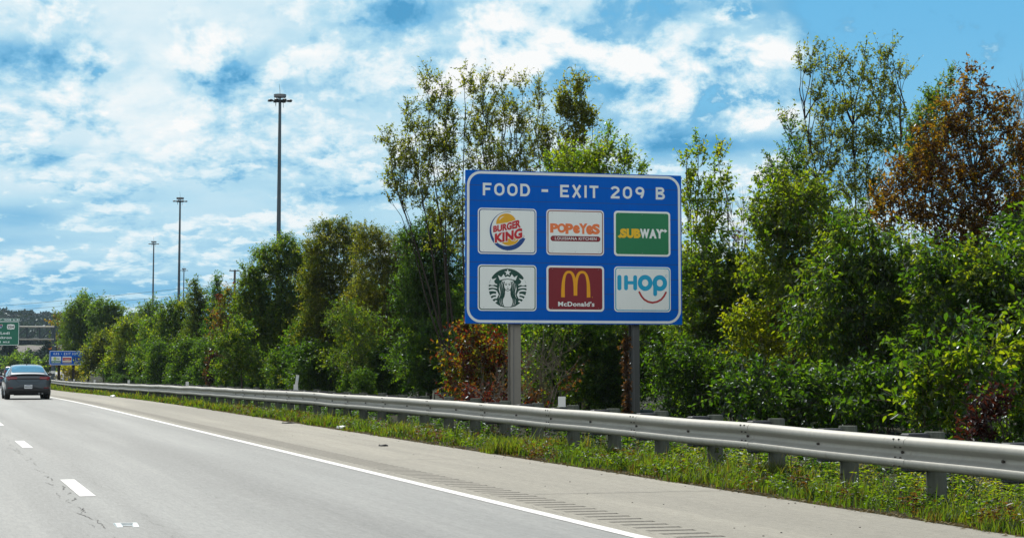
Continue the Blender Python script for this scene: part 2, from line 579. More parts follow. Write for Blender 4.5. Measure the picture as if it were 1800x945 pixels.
def asphalt(name, base, patch, rough, wheel=True):
    m, gg, o = material(name)
    co = objco(gg)
    x, y, z = gg.sep(co)
    fine = gg.noise(co, 55.0, 3.0, 0.7)
    speck = gg.noise(co, 170.0, 1.0, 0.5)
    broad = gg.noise(gg.vec(gg.m('MULTIPLY', x, 0.55), gg.m('MULTIPLY', y, 0.04)), 1.0, 5.0, 0.6)
    blot = gg.noise(gg.vec(gg.m('MULTIPLY', x, 1.3), gg.m('MULTIPLY', y, 0.045)), 1.0, 6.0, 0.7)
    f = gg.m('ADD', gg.m('MULTIPLY', gg.m('SUBTRACT', fine, 0.5), 1.1), gg.m('MULTIPLY', gg.m('SUBTRACT', speck, 0.5), 1.1))
    f = gg.m('ADD', f, gg.m('MULTIPLY', gg.m('SUBTRACT', broad, 0.5), 0.55))
    f = gg.m('ADD', f, gg.m('MULTIPLY', gg.m('SUBTRACT', blot, 0.5), 0.35))
    grain = gg.noise(gg.vec(gg.m('MULTIPLY', x, 30.0), gg.m('MULTIPLY', y, 3.2)), 1.0, 3.0, 0.8)
    f = gg.m('ADD', f, gg.m('MULTIPLY', gg.m('SUBTRACT', grain, 0.5), 0.75))
    coarse = gg.noise(co, 11.0, 4.0, 0.75)
    f = gg.m('ADD', f, gg.m('MULTIPLY', gg.m('SUBTRACT', coarse, 0.5), 0.45))
    f = gg.m('ADD', f, 1.0)
    if wheel:
        # oil-darkened lane middle and polished wheel tracks of the right lane (x 1.6 .. 5.2) and of our own lane
        for c0, wd, am in ((3.41, .45, -0.17), (2.45, .30, .06), (4.40, .30, .06), (-0.25, .42, -.14), (1.20, .20, -.05), (1.85, .12, -.10)):
            d = gg.m('DIVIDE', gg.m('SUBTRACT', x, c0), wd)
            f = gg.m('ADD', f, gg.m('MULTIPLY', gg.m('EXPONENT', gg.m('MULTIPLY', gg.m('MULTIPLY', d, d), -1.0)), am))
    s = gg.node('ShaderNodeVectorMath', operation='SCALE')
    gg.put(s.inputs[0], gg.mix(gg.smooth(blot, .45, .7), base, patch))
    gg.put(s.inputs['Scale'], f)
    nb = gg.bump(gg.m('ADD', fine, speck), 0.55, 0.006)
    principled(gg, o, s.outputs[0], gg.m('MULTIPLY_ADD', fine, 0.2, rough - .1), 0.0, 0.42, nb)
    return m


M = {}
M['asphalt'] = asphalt('asphalt', (.205, .214, .206), (.238, .245, .235), 0.64)
M['shoulder'] = asphalt('shoulder_asphalt', (.262, .250, .208), (.305, .290, .240), 0.78, wheel=False)
M['groove'] = asphalt('groove_asphalt', (.150, .143, .122), (.18, .17, .145), 0.8, wheel=False)
M['soil'] = plain('soil', (.030, .032, .018), .95, var=.5, scale=2.0, spec=.1)


def paint_mat():
    m, gg, o = material('road_paint')
    co = objco(gg)
    n = gg.noise(co, 22.0, 5.0, 0.7)
    n2 = gg.noise(co, 1.6, 4.0, 0.6)
    f = gg.smooth(gg.m('ADD', n, gg.m('MULTIPLY', gg.m('SUBTRACT', n2, .5), .4)), 0.30, 0.46)
    principled(gg, o, gg.mix(f, (.33, .33, .315), (.76, .76, .74)), 0.6, 0, .35, gg.bump(n, .2, .004))
    return m


M['paint'] = paint_mat()
M['galv'] = None


def galv(name, c, rough, streak=True):
    m, gg, o = material(name)
    co = objco(gg)
    x, y, z = gg.sep(co)
    n = gg.noise(co, 9.0, 6.0, 0.65)
    st = gg.noise(gg.vec(gg.m('MULTIPLY', y, 5.0), gg.m('MULTIPLY', z, 0.6), x), 2.0, 5.0, 0.7)
    blo = gg.noise(co, 0.7, 3.0)
    f = gg.m('ADD', 1.0, gg.m('MULTIPLY', gg.m('SUBTRACT', n, .5), .30))
    f = gg.m('ADD', f, gg.m('MULTIPLY', gg.m('SUBTRACT', st, .5), .34))
    f = gg.m('ADD', f, gg.m('MULTIPLY', gg.m('SUBTRACT', blo, .5), .28))
    s = gg.node('ShaderNodeVectorMath', operation='SCALE')
    s.inputs[0].default_value = c
    gg.put(s.inputs['Scale'], f)
    rust = gg.smooth(gg.noise(gg.vec(gg.m('MULTIPLY', x, 2.0), gg.m('MULTIPLY', y, 4.0), gg.m('MULTIPLY', z, 1.2)), 1.6, 7.0, .75), .60, .74)
    cc = gg.mix(gg.m('MULTIPLY', rust, .5), s.outputs[0], (.16, .10, .06))
    principled(gg, o, cc, gg.m('MULTIPLY_ADD', n, .25, rough - .12), 0.22, .5, gg.bump(n, .08, .004))
    return m


M['galv'] = galv('galvanised_steel', (.37, .37, .335), .62)
M['galv_dark'] = galv('weathered_steel', (.23, .22, .195), .6)
M['galv_pole'] = plain('pole_steel', (.055, .075, .09), .5, .5, var=.15)
M['lamp_dark'] = plain('dark_lamp_housing', (.022, .027, .032), .5, .2)
M['lamp_grey'] = plain('grey_lamp_housing', (.16, .17, .18), .5, .3)


def wood(name, c):
    m, gg, o = material(name)
    co = objco(gg)
    x, y, z = gg.sep(co)
    grain = gg.noise(gg.vec(gg.m('MULTIPLY', x, 26.0), gg.m('MULTIPLY', y, 26.0), gg.m('MULTIPLY', z, 1.6)), 1.0, 5.0, .65)
    wet = gg.noise(co, 2.0, 4.0)
    col_ = gg.ramp(gg.m('ADD', gg.m('MULTIPLY', grain, .8), gg.m('MULTIPLY', wet, .25)), [(.25, tuple(q * .55 for q in c)), (.55, c), (.85, tuple(min(1, q * 1.5) for q in c))])
    principled(gg, o, col_, .85, 0, .2, gg.bump(grain, .5, .006))
    return m


M['post_wood'] = wood('weathered_post_wood', (.105, .118, .098))
M['block'] = plain('dark_plastic_block', (.024, .028, .034), .6, var=.25, scale=6)
M['pole_wood'] = wood('utility_pole_wood', (.10, .09, .08))
M['bark'] = wood('grey_bark', (.085, .070, .055))
M['bark_dark'] = wood('dark_bark', (.040, .033, .027))
M['bark_pale'] = wood('pale_bark', (.20, .17, .135))
M['white_plastic'] = plain('white_plastic', (.72, .74, .73), .45, var=.06)
M['bolt'] = plain('dark_bolt', (.06, .055, .05), .6, .3)
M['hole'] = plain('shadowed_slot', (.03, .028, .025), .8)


def signmat(name, c, rough=.42, dirt=.10, spec=.35):
    m, gg, o = material(name)
    co = objco(gg)
    x, y, z = gg.sep(co)
    drip = gg.noise(gg.vec(gg.m('MULTIPLY', x, 9.0), y, gg.m('MULTIPLY', z, .7)), 1.0, 5.0, .65)
    blo = gg.noise(co, 1.1, 4.0)
    f = gg.m('ADD', 1.0, gg.m('MULTIPLY', gg.m('SUBTRACT', drip, .5), dirt * 2))
    f = gg.m('ADD', f, gg.m('MULTIPLY', gg.m('SUBTRACT', blo, .5), dirt * 2))
    s = gg.node('ShaderNodeVectorMath', operation='SCALE')
    s.inputs[0].default_value = c
    gg.put(s.inputs['Scale'], f)
    principled(gg, o, s.outputs[0], rough, 0, spec)
    return m


M['sign_blue'] = signmat('sign_blue', (.0008, .112, .55), .6, spec=.08)
M['sign_white'] = signmat('sign_white', (.72, .80, .82), dirt=.05)
M['panel_white'] = signmat('panel_white', (.80, .86, .85), dirt=.04)
M['sign_green'] = signmat('sign_green', (.006, .145, .088))
M['sub_green'] = signmat('panel_green', (.008, .19, .075))
M['navy'] = signmat('logo_navy', (.006, .060, .25))
M['red'] = signmat('logo_red', (.52, .014, .022))
M['gold'] = signmat('logo_gold', (.74, .40, .012))
M['orange'] = signmat('logo_orange', (.82, .20, .055))
M['maroon'] = signmat('logo_maroon', (.20, .010, .020))
M['arch'] = signmat('logo_amber', (.80, .36, .006))
M['siren'] = signmat('logo_dark_green', (.006, .060, .045))
M['sky_blue'] = signmat('logo_sky_blue', (.006, .36, .62))
M['smile'] = signmat('logo_brick_red', (.42, .045, .045))
M['yellow'] = signmat('logo_yellow', (.80, .50, .015))
M['black'] = plain('black_paint', (.015, .015, .016), .5)
M['lime'] = signmat('logo_lime', (.30, .62, .04))
M['sign_edge'] = plain('aluminium_sign_edge', (.30, .34, .38), .5, .5)

# ------------------------------------------------------------------ the ground, the road and its markings
YS = [-80, -40, -10, 0] + list(np.arange(4, 60, 4.0)) + list(np.arange(60, 260, 8.0)) + [260, 300, 350, 400, 500, 640, 800]


def ribbon(name, xs, mat, dz=0.0, ys=YS, kind='structure', zf=None):
    mb = MB()
    P = [[(x + bend(y), y, (zf(x, y) if zf else road_z(y)) + dz) for x in xs] for y in ys]
    mb.grid(P, None, True)
    mb.f = [f[::-1] for f in mb.f]
    o = mb.build(name, mat)
    o['kind'] = kind
    return o


# earth sheet out to the horizon
gx = [-1500, -600, -200, -60, -20, -9, -8.5, 7.9, 8.2, 8.6, 9.0, 9.4, 10, 11, 12, 14, 20, 40, 90, 200, 500, 1200, 2600]
gy = [-300, -80, -30, 0] + list(np.arange(5, 60, 2.5)) + list(np.arange(60, 260, 6.0)) + [260, 300, 350, 400, 500, 640, 800, 1200, 2000, 3500, 5000]
mb = MB()
rows = []
for y in gy:
    yy = min(y, 900)
    row = []
    for x in gx:
        w = bend(yy) if abs(x) < 100 else 0
        z = ground_z(x + bend(yy), yy) if x > 0 else road_z(yy)
        if x < 8.1: z -= 0.10
        elif x > 8.4: z += random.uniform(-.025, .025)
        row.append((x + w, y, z))
    rows.append(row)
mb.grid(rows)
mb.f = [f[::-1] for f in mb.f]
mb.build('ground', M['soil'])['kind'] = 'structure'

ribbon('road', [-8.3, -4, -2, 0, 1.58, 3.4, 5.30], M['asphalt'])
ribbon('shoulder_margin', [5.30, 5.50], M['shoulder'])
ribbon('shoulder', [5.90, 6.8, 7.6, 8.06], M['shoulder'])
ribbon('left_shoulder', [-10.6, -9.4, -8.3], M['shoulder'])
# milled rumble strip: every cut is a real dip in the surface
mb = MB()
prof = []
y = 6.0
while y < 165:
    prof += [(y, 0.0, 0), (y + .03, -.014, 1), (y + .085, -.014, 1), (y + .115, 0.0, 1)]
    y += .305
rows = [[(x + bend(yy), yy, road_z(yy) + d) for x in (5.50, 5.90)] for yy, d, k in prof]
rows = [[(5.50, -80, 0), (5.90, -80, 0)]] + rows + [[(x + bend(800), 800, road_z(800)) for x in (5.50, 5.90)]]
kk = [0] + [p[2] for p in prof] + [0]
for i in range(len(rows) - 1):
    mm = M['groove'] if kk[i] == 1 or (kk[i + 1] == 1 and kk[i] == 0) else M['shoulder']
    if kk[i] == 1 and kk[i + 1] == 0: mm = M['shoulder']
    mb.add([rows[i][0], rows[i][1], rows[i + 1][1], rows[i + 1][0]], [(0, 1, 2, 3)], mm)
for i in range(0, len(prof) - 1, 4):      # closed ends of each cut
    (y0, _, _), (y1, d1, _), (y2, d2, _), (y3, _, _) = prof[i:i + 4]
    for x in (5.50, 5.90):
        zz = road_z(y0); b = bend(y0)
        mb.add([(x + b, y0, zz), (x + b, y1, zz + d1), (x + b, y2, zz + d2), (x + b, y3, zz)], [(0, 1, 2, 3)], M['groove'])
mb.build('rumble_strip')['kind'] = 'structure'

mb = MB()
ys = YS
for x0, x1, lst in ((5.175, 5.305, None),):
    P = [[(x + bend(y), y, road_z(y) + .004) for x in (x0, x1)] for y in ys]
    mb.grid(P, M['paint'], True)
for n in range(-1, 30):
    a = 20.35 + 12.19 * n
    seg = np.linspace(a, a + 3.05, 4)
    P = [[(x + bend(y), y, road_z(y) + .004) for x in (1.50, 1.66)] for y in seg]
    mb.grid(P, M['paint'], True)
    P = [[(x + bend(y), y, road_z(y) + .004) for x in (-2.16, -2.00)] for y in seg]
    mb.grid(P, M['paint'], True)
P = [[(x + bend(y), y, road_z(y) + .004) for x in (-5.80, -5.66)] for y in ys]
mb.grid(P, M['paint'], True)
mb.f = [f[::-1] for f in mb.f]
mb.build('road_markings')['kind'] = 'structure'

# sealed cracks and the ravelled joint beside the lane line
mb = MB()
M['crack'] = plain('crack_filler', (.085, .085, .080), .8, var=.3)
cr = random.Random(3)


def crack(x, y0, y1, w, wob, gapp):
    y = y0
    while y < y1:
        L = cr.uniform(.25, 1.1)
        if cr.random() > gapp:
            n = max(3, int(L / .07))
            pts = []
            xo = x + cr.uniform(-wob, wob)
            for i in range(n + 1):
                xo += cr.uniform(-.022, .022)
                pts.append((xo, y + L * i / n, w * cr.uniform(.25, 1.0) * (1 if 0 < i < n else .1)))
            P = [[(a - ww + bend(b), b, road_z(b) + .003), (a + ww + bend(b), b, road_z(b) + .003)] for a, b, ww in pts]
            mb.grid(P, M['crack'], False)
        y += L


crack(1.40, 13, 24, .008, .02, .35)
crack(1.40, 24, 60, .004, .02, .3)
crack(1.33, 14, 34, .004, .04, .6)
crack(1.86, 12, 120, .002, .004, .35)
crack(5.42, 12, 60, .003, .01, .3)
crack(2.9, 14, 40, .0025, .3, .85)
for yy in (19.4, 27.0, 36.5):        # transverse joints on the shoulder
    pts = [(5.95 + 2.1 * i / 24, yy + cr.uniform(-.03, .03)) for i in range(25)]
    P = [[(a, b - .010, .003), (a, b + .010, .003)] for a, b in pts]
    mb.grid(P, M['crack'], False)
mb.f = [f if True else f for f in mb.f]
o = mb.build('road_cracks'); o['kind'] = 'structure'
# ------------------------------------------------------------------ guard rail
RX = 9.20
rail = empty('guard_rail', (RX, 17.69, ground_z(9.5, 17.69)))
tag(rail, 'long galvanised W-beam guard rail on round wooden posts along the grass verge', 'guard rail')
bpy.context.view_layer.update()
ROFF = Vector(rail.location)


def rel(mb):            # geometry was laid out in world space: bring it under the rail's own origin
    mb.v = [(p[0] - ROFF.x, p[1] - ROFF.y, p[2] - ROFF.z) for p in mb.v]
    return mb


half = [(0, .156), (-.022, .152), (-.060, .137), (-.078, .120), (-.083, .100), (-.083, .078), (-.076, .066), (-.030, .036), (-.008, .024), (0, .012)]
wprof = half + [(a, -b) for a, b in half[::-1]]
rr = random.Random(11)
wob = [rr.uniform(-.010, .010) for _ in range(120)]
wobx = [rr.uniform(-.012, .012) for _ in range(120)]


def rail_pt(y):
    k = (y - 17.69) / 1.905 + 20
    i = int(math.floor(k)); t = k - i
    i = max(0, min(118, i))
    s = t * t * (3 - 2 * t)
    dzv = wob[i] * (1 - s) + wob[i + 1] * s
    dxv = wobx[i] * (1 - s) + wobx[i + 1] * s
    return RX + bend(y) + dxv, rail_top(y) - .156 + dzv


posts_y = [17.69 + 1.905 * k for k in range(-4, 91)]
bolt_mesh = []
for slot, r_, t_ in (((.004, .055, .018), .015, .018), ((.006, .030, .010), .009, .013)):
    mb = MB()
    mb.box((0, 0, 0), slot, M['hole'])
    mb.tube([(-.002, 0, 0), (-.002 - t_ * .8, 0, 0), (-.002 - t_, 0, 0)], [r_, r_ * .9, r_ * .4], 8, M['bolt'])
    tmp = mb.build('bolt')
    bolt_mesh.append(tmp.data)
    bpy.data.objects.remove(tmp)
for k in range(-4, 90, 2):
    y0, y1 = 17.69 + 1.905 * k - .16, 17.69 + 1.905 * (k + 2) + .16
    mb = MB()
    near = y0 < 70
    n = 12 if near else 4
    ring = []
    for y in np.linspace(y0, y1, n + 1):
        xr, zr = rail_pt(y)
        # each panel laps over the next one: its far end sits 4 mm behind
        lap = .004 * (y - y0) / (y1 - y0)
        ring.append([(xr + a + lap, y, zr + b) for a, b in wprof] + [(xr + a + lap + .0032, y, zr + b) for a, b in wprof[::-1]])
    mb.grid(ring, M['galv'], True, closed=True)
    e = len(wprof)
    mb.add(ring[0], [tuple(range(2 * e))], M['galv'])
    mb.add(ring[-1], [tuple(range(2 * e - 1, -1, -1))], M['galv'])
    beam = rel(mb).build('rail_beam', None, rail)
    # bolt heads in their slots, each a piece of its own
    if y0 < 62:
        for q in (k, k + 1):
            yq = 17.69 + 1.905 * q
            xr, zr = rail_pt(yq)
            spots_ = [(0, 0, -.004, 0)]
            if q == k:
                spots_ += [(1, s, xx, zz) for s in (-1, 1) for zz, xx in ((.128, -.070), (.050, -.056), (-.050, -.056), (-.128, -.070))]
            for kind, s, xx, zz in spots_:
                bo = bpy.data.objects.new('bolt', bolt_mesh[kind])
                col.objects.link(bo)
                bo.parent = beam
                bo.location = (xr + xx - ROFF.x, yq + s * .055 - ROFF.y, zr + zz - ROFF.z)
for i, y in enumerate(posts_y):
    xr, zr = rail_pt(y)
    gz = ground_z(xr + .35, y)
    top = zr + .156 + rr.uniform(.025, .055)
    lean = rr.uniform(-.012, .012)
    mb = MB()
    n = 14 if y < 60 else 8
    r0 = .100
    x = xr + .355
    mb.tube([(x - lean, y, gz - .25), (x, y, (gz + top) / 2), (x + lean, y, top - .012), (x + lean, y, top)], [r0 * 1.02, r0, r0 * .99, r0 * .95], n, M['post_wood'])
    rel(mb).build('post', None, rail)
    mb = MB()
    bt = zr + .156 + rr.uniform(.004, .030)
    mb.box((xr + .130, y, (bt + zr - .19) / 2), (.245, .150, bt - zr + .19), M['block'], .012)
    rel(mb).build('blockout', None, rail)
# reflector tabs standing on some blockouts
for px, Z in ((934, 33.6), (449, 92), (270, 0), (191, 0), (275, 0)):
    if Z == 0: continue
for idx in (10, 22, 34, 46, 58, 70):
    y = posts_y[idx]
    xr, zr = rail_pt(y)
    mb = MB()
    mb.box((xr + .17, y, zr + .156 + .02 + .085), (.115, .012, .15), M['white_plastic'])
    mb.box((xr + .17, y + .02, zr + .156 + .028), (.115, .06, .012), M['white_plastic'])
    rel(mb).build('reflector_tab', None, rail)

# ------------------------------------------------------------------ the blue food sign
SW, SH = 4.57, 3.10
tl, tr, bl, br = at(821.5, 299, 40.45), at(1199.5, 307, 41.75), at(824, 569, 40.45), at(1205, 570.5, 41.75)
ang = math.atan2(br.y - bl.y, br.x - bl.x)
base = at(1012, 642, 41.1)
zbot = (bl.z + br.z) / 2
SW = (Vector((br.x, br.y)) - Vector((bl.x, bl.y))).length
SH = ((tl.z - bl.z) + (tr.z - br.z)) / 2
gz = ground_z(base.x, base.y) - .05
sign = empty('food_sign', (base.x, base.y, gz), ang)
tag(sign, 'big blue FOOD EXIT 209 B motorway sign with six logo panels on two steel posts', 'road sign')
KX, KZ = SW / 4.57, SH / 3.10
Z0 = zbot - gz
T = Matrix.Translation((-SW / 2, 0, Z0)) @ Matrix.Diagonal((KX, 1, KZ, 1))


def SMB():
    q = MB(); q.M = T.copy(); return q


mb = SMB()
zz = 0.0
hs = 3.10 / 10
for i in range(10):     # horizontal extruded aluminium planks with fine joints
    mb.box((2.285, .03, hs * i + hs / 2), (4.57, .05, hs - .012), M['sign_blue'])
mb.box((2.285, .045, 1.55), (4.55, .03, 3.08), M['sign_edge'])
for i in range(10):     # clip ends showing at the sides
    for x in (.004, 4.566):
        mb.box((x - .004 if x < 1 else x + .004, .035, hs * i + .02), (.012, .045, .035), M['sign_edge'])
for i in range(1, 10):
    mb.box((2.285, .022, hs * i), (4.565, .03, .012), M['navy'])
mb.build('sign_panel', None, sign)
mb = SMB()
bw = .052
outer = rrect(.025, .025, 4.545, 3.075, .28, 10)
cx_, cz_ = 2.285, 1.55
mb.strip(rrect(.025 + bw / 2, .025 + bw / 2, 4.545 - bw / 2, 3.075 - bw / 2, .26, 12), bw, .001, M['sign_white'], True)
mb.build('border', None, sign)
for word, x0, x1 in (('FOOD', .352, 1.333), ('-', 1.575, 1.712), ('EXIT', 1.967, 2.777), ('209', 3.037, 3.764), ('B', 4.012, 4.218)):
    mb = SMB()
    if word == '-':
        mb.box(((x0 + x1) / 2, .001, 2.710), (x1 - x0, .002, .054), M['sign_white'])
    else:
        write(mb, word, x0, x1, 2.585, .254, .001, M['sign_white'])
    mb.build('lettering', None, sign)


def panel(cx, z0, rim, line, field, lab):
    """one logo plate: white edge, coloured line, field; returns its builder with 0..1 coordinates over the plate"""
    q = SMB()
    w, hgt = 1.215, .928
    x0, x1 = cx - w / 2, cx + w / 2
    q.plate(rrect(x0, z0, x1, z0 + hgt, .075), -.006, .004, M['panel_white'] if rim is None else rim)
    if line is not None:
        q.plate(rrect(x0 + .022, z0 + .022, x1 - .022, z0 + hgt - .022, .062), -.0075, -.0055, line)
    q.plate(rrect(x0 + .040, z0 + .040, x1 - .040, z0 + hgt - .040, .048), -.009, -.007, field)
    for bx in (.10, .5, .90):
        for bz in (.075, .925):
            q.box((x0 + bx * w, -.0095, z0 + bz * hgt), (.010, .003, .010), M['sign_edge'])
    q.X = lambda u: x0 + u * w
    q.Z = lambda v: z0 + v * hgt
    q.w, q.h = w, hgt
    q.lab = lab
    return q


def finish(q):
    o = q.build('logo_panel', None, sign)
    o['label'] = q.lab


ZT, ZB = 1.405, .262
CXS = (.857, 2.282, 3.713)
# 1: round bun emblem with a blue swoosh
q = panel(CXS[0], ZT, None, M['navy'], M['panel_white'], 'white logo panel with a red bun-shaped emblem and blue swoosh')
# measured on the photograph: plate pixel box 106..440 x 245..512
U = lambda x, y: (q.X((x - 106) / 334), q.Z(1 - (y - 248) / 263))
P = lambda x, y: (CXS[0] - .6075 + (x - 106) / 334 * 1.215, ZT + .928 - (y - 247) / 264 * .928)
c0 = P(278, 378); R0 = .385
sw = []
wid = []
for k in range(41):     # swoosh: hair thin at the top, broad at the bottom right
    a = math.radians(82 + (338 - 82) * k / 40)
    t = k / 40
    wdt = .008 + .085 * min(1, max(0, t * 1.6 - .22)) ** 1.2
    rr_ = R0 * (1.0 if True else 1) - wdt / 2
    sw.append((c0[0] + rr_ * math.cos(a), c0[1] + rr_ * 1.02 * math.sin(a)))
    wid.append(wdt)
q.strip(sw, wid, -.011, M['navy'])
rot = math.radians(10)


def turn(pts, c, a):
    return [(c[0] + (x - c[0]) * math.cos(a) - (z - c[1]) * math.sin(a), c[1] + (x - c[0]) * math.sin(a) + (z - c[1]) * math.cos(a)) for x, z in pts]


bt = P(266, 330)
q.plate(turn([(bt[0] + .205 * math.cos(a), bt[1] + (.185 * math.sin(a))) for a in np.linspace(0, PI, 22)], bt, rot), -.0115, -.009, M['gold'])
q.strip(turn(arc(bt[0], bt[1] + .01, .150, .125, 150, 95, 8), bt, rot), [.004, .010, .014, .016, .016, .014, .010, .006, .002], -.013, M['panel_white'])
bb = P(287, 420)
q.plate(turn([(bb[0] + .195 * math.cos(a), bb[1] + (.140 * math.sin(a))) for a in np.linspace(PI, 2 * PI, 22)], bb, rot), -.0115, -.009, M['gold'])
q.strip(turn(arc(bb[0], bb[1] + .012, .160, .10, -15, -65, 8), bb, rot), [.002, .008, .012, .014, .014, .012, .010, .006, .002], -.013, M['panel_white'])


def bkwarp(xa, xb, za, slope, grow):
    def w(x, z):
        t = (x - xa) / (xb - xa)
        return x, za + (z - za) * (1 + grow * (t - .5)) + slope * (x - xa) - .03 * 4 * t * (1 - t) * 0.3
    return w


for off, mt, bo, ex in ((-.0135, M['panel_white'], .085, .014), (-.015, M['red'], .055, 0)):
    a, b = P(192, 388), P(349, 345)
    text(q, 'BURGER', a[0] - ex, b[0] + ex, a[1] - ex, a[1] + .150 + ex, off, mt, bo, 1.02, 0, bkwarp(a[0], b[0], a[1], .20, .25))
    a, b = P(201, 448), P(358, 400)
    text(q, 'KING', a[0] - ex, b[0] + ex, a[1] - ex, a[1] + .200 + ex, off, mt, bo, 1.04, 0, bkwarp(a[0], b[0], a[1], .19, .12))
c = P(365, 407)
q.strip(arc(c[0], c[1], .018, .018, 0, 340, 12), .006, -.011, M['smile'])
finish(q)

# 2: orange letters over a maroon ribbon
q = panel(CXS[1], ZT, None, M['maroon'], M['panel_white'], 'white logo panel with orange bouncing letters over a maroon ribbon')
P = lambda x, y: (CXS[1] - .6075 + (x - 498) / 331 * 1.215, ZT + .928 - (y - 254) / 261 * .928)
for ch, xa, xb, ya, yb in (('P', 519, 565, 388, 338), ('O', 561, 609, 388, 337), ('P', 607, 650, 394, 337), ('e', 650, 689, 390, 345), ('Y', 685, 733, 392, 335), ('e', 726, 765, 395, 345), ('S', 760, 805, 393, 336)):
    a, b = P(xa, ya), P(xb, yb)
    text(q, ch, a[0] - .002, b[0] + .002, a[1], b[1] + .012, -.011, M['orange'], .058)
a, b = P(521, 436), P(808, 405)
q.plate(rrect(a[0], a[1], b[0], b[1], (b[1] - a[1]) / 2 - .001), -.0105, -.008, M['maroon'])
a, b = P(546, 428), P(785, 411)
text(q, 'LOUISIANA KITCHEN', a[0], b[0], a[1], b[1], -.0125, M['panel_white'], .012, 1.12)
for x in (534, 796):
    a = P(x, 420)
    q.plate([(a[0] - .016, a[1]), (a[0], a[1] - .026), (a[0] + .016, a[1]), (a[0], a[1] + .026)], -.0125, -.010, M['smile'])
finish(q)

# 3: yellow and white letters with arrows on green
q = panel(CXS[2], ZT, None, None, M['sub_green'], 'green logo panel with yellow and white letters ending in arrows')
P = lambda x, y: (CXS[2] - .6075 + (x - 884) / 330 * 1.215, ZT + .928 - (y - 262) / 257 * .928)
for ch, xa, xb, mt in (('S', 920, 957, 'yellow'), ('U', 958, 998, 'yellow'), ('B', 1000, 1038, 'yellow'), ('W', 1036, 1090, 'panel_white'), ('A', 1090, 1132, 'panel_white'), ('Y', 1130, 1170, 'panel_white')):
    a, b = P(xa, 416), P(xb, 364)
    text(q, ch, a[0] - .003, b[0] + .003, a[1], b[1] + .006, -.011, M[mt], .068)
a = P(904, 408)
q.plate([a, P(920, 397), P(920, 403), P(940, 403), P(940, 414), P(920, 414), P(920, 419)], -.0122, -.009, M['yellow'])
q.plate([P(1196, 372), P(1180, 360), P(1180, 367), P(1150, 367), P(1160, 376), P(1180, 376), P(1180, 384)], -.0122, -.009, M['panel_white'])
finish(q)

# 4: dark green roundel with a crowned figure
q = panel(CXS[0], ZB, None, M['siren'], M['panel_white'], 'white logo panel with a dark green roundel of a crowned long-haired figure')
P = lambda x, y: (CXS[0] - .6075 + (x - 108) / 334 * 1.215, ZB + .928 - (y - 572) / 263 * .928)
c0 = P(277, 705)
R = .392
q.plate([(c0[0] + R * math.cos(a), c0[1] + R * math.sin(a)) for a in np.linspace(0, 2 * PI, 65)[:-1]], -.011, -.008, M['siren'])
L = lambda u, v: (c0[0] + R * u, c0[1] + R * v)        # roundel coordinates -1..1
W0 = M['panel_white']
star = []
for k in range(10):
    a = PI / 2 + PI * k / 5
    r_ = .185 if k % 2 == 0 else .075
    star.append(L(r_ * math.cos(a), .80 + r_ * math.sin(a)))
q.plate(star, -.0128, -.010, W0)
crown = [(-.42, .40), (-.52, .66), (-.34, .56), (-.22, .72), (-.12, .56), (0, .62), (.12, .56), (.22, .72), (.34, .56), (.52, .66), (.42, .40), (.2, .46), (0, .48), (-.2, .46)]
q.plate([L(*p) for p in crown], -.0128, -.010, W0)
# hair: one white mass with dark waved partings
hair = [(-.02, .44), (-.26, .40), (-.42, .22), (-.47, -.05), (-.40, -.30), (-.47, -.52), (-.44, -.74), (-.36, -.88), (-.20, -.93), (-.10, -.97)]
hair = hair + [(-a, b) for a, b in hair[::-1]]
q.plate([L(*p) for p in hair], -.0124, -.010, W0)
for s in (-1, 1):
    for x0 in (.22, .30, .38):
        pts = []
        for t in np.linspace(0, 1, 16):
            v = .34 - 1.28 * t
            pts.append(L(s * (x0 + .05 * math.sin(t * 9.5 + .4) * (.3 + t) - (.06 if t < .15 else 0) * (1 - t / .15 if t < .15 else 0) + (.02 if t > .6 else 0)), v))
        q.strip(pts, [.016 + .014 * math.sin(PI * t) for t in np.linspace(0, 1, 16)], -.0142, M['siren'])
    pts = [L(s * (.185 + .03 * math.sin(t * 8)), .26 - .62 * t) for t in np.linspace(0, 1, 10)]
    q.strip(pts, .02, -.0142, M['siren'])
    # twin tails: white scales fanning up at each side
    for k in range(6):
        v0 = .16 - .17 * k
        xo = math.sqrt(max(0, 1 - (v0 - .04) ** 2)) + .02
        pts = [L(s * (.56 + (xo - .56) * t), v0 + .05 * math.sin(PI * t) - .10 * t * (k > 2) + .03 * t) for t in np.linspace(0, 1, 8)]
        q.strip(pts, [.018, .026, .032, .036, .036, .034, .030, .026], -.0135, W0)
    tail = [(.66, .20), (.72, .36), (.58, .52), (.80, .44), (.86, .54), (.97, .22), (.88, .14), (.76, .14)]
    q.plate([L(s * a, b) for a, b in tail], -.0131, -.010, W0)
    # arms
    q.strip([L(s * .60, -.50), L(s * .54, -.34), L(s * .58, -.20)], [.03, .05, .03], -.0139, W0)
face = [(.19 * math.cos(a), .14 + .27 * math.sin(a) * (1.0 if math.sin(a) < 0 else .9)) for a in np.linspace(0, 2 * PI, 25)[:-1]]
q.plate([L(*p) for p in face], -.0150, -.0125, W0)
fr = arc(0, .14, .20, .275, 180, 360, 14)
q.strip([L(*p) for p in fr], .012, -.0153, M['siren'])
for s in (-1, 1):
    q.strip([L(s * .03, .215), L(s * .085, .235), L(s * .15, .205)], .010, -.0160, M['siren'])
    q.strip([L(s * .045, .160), L(s * .085, .168), L(s * .13, .155)], .014, -.0160, M['siren'])
q.strip([L(-.02, .05), L(0, .035), L(.02, .05)], .008, -.0160, M['siren'])
q.strip([L(-.055, -.030), L(0, -.042), L(.055, -.030)], .016, -.0160, M['siren'])
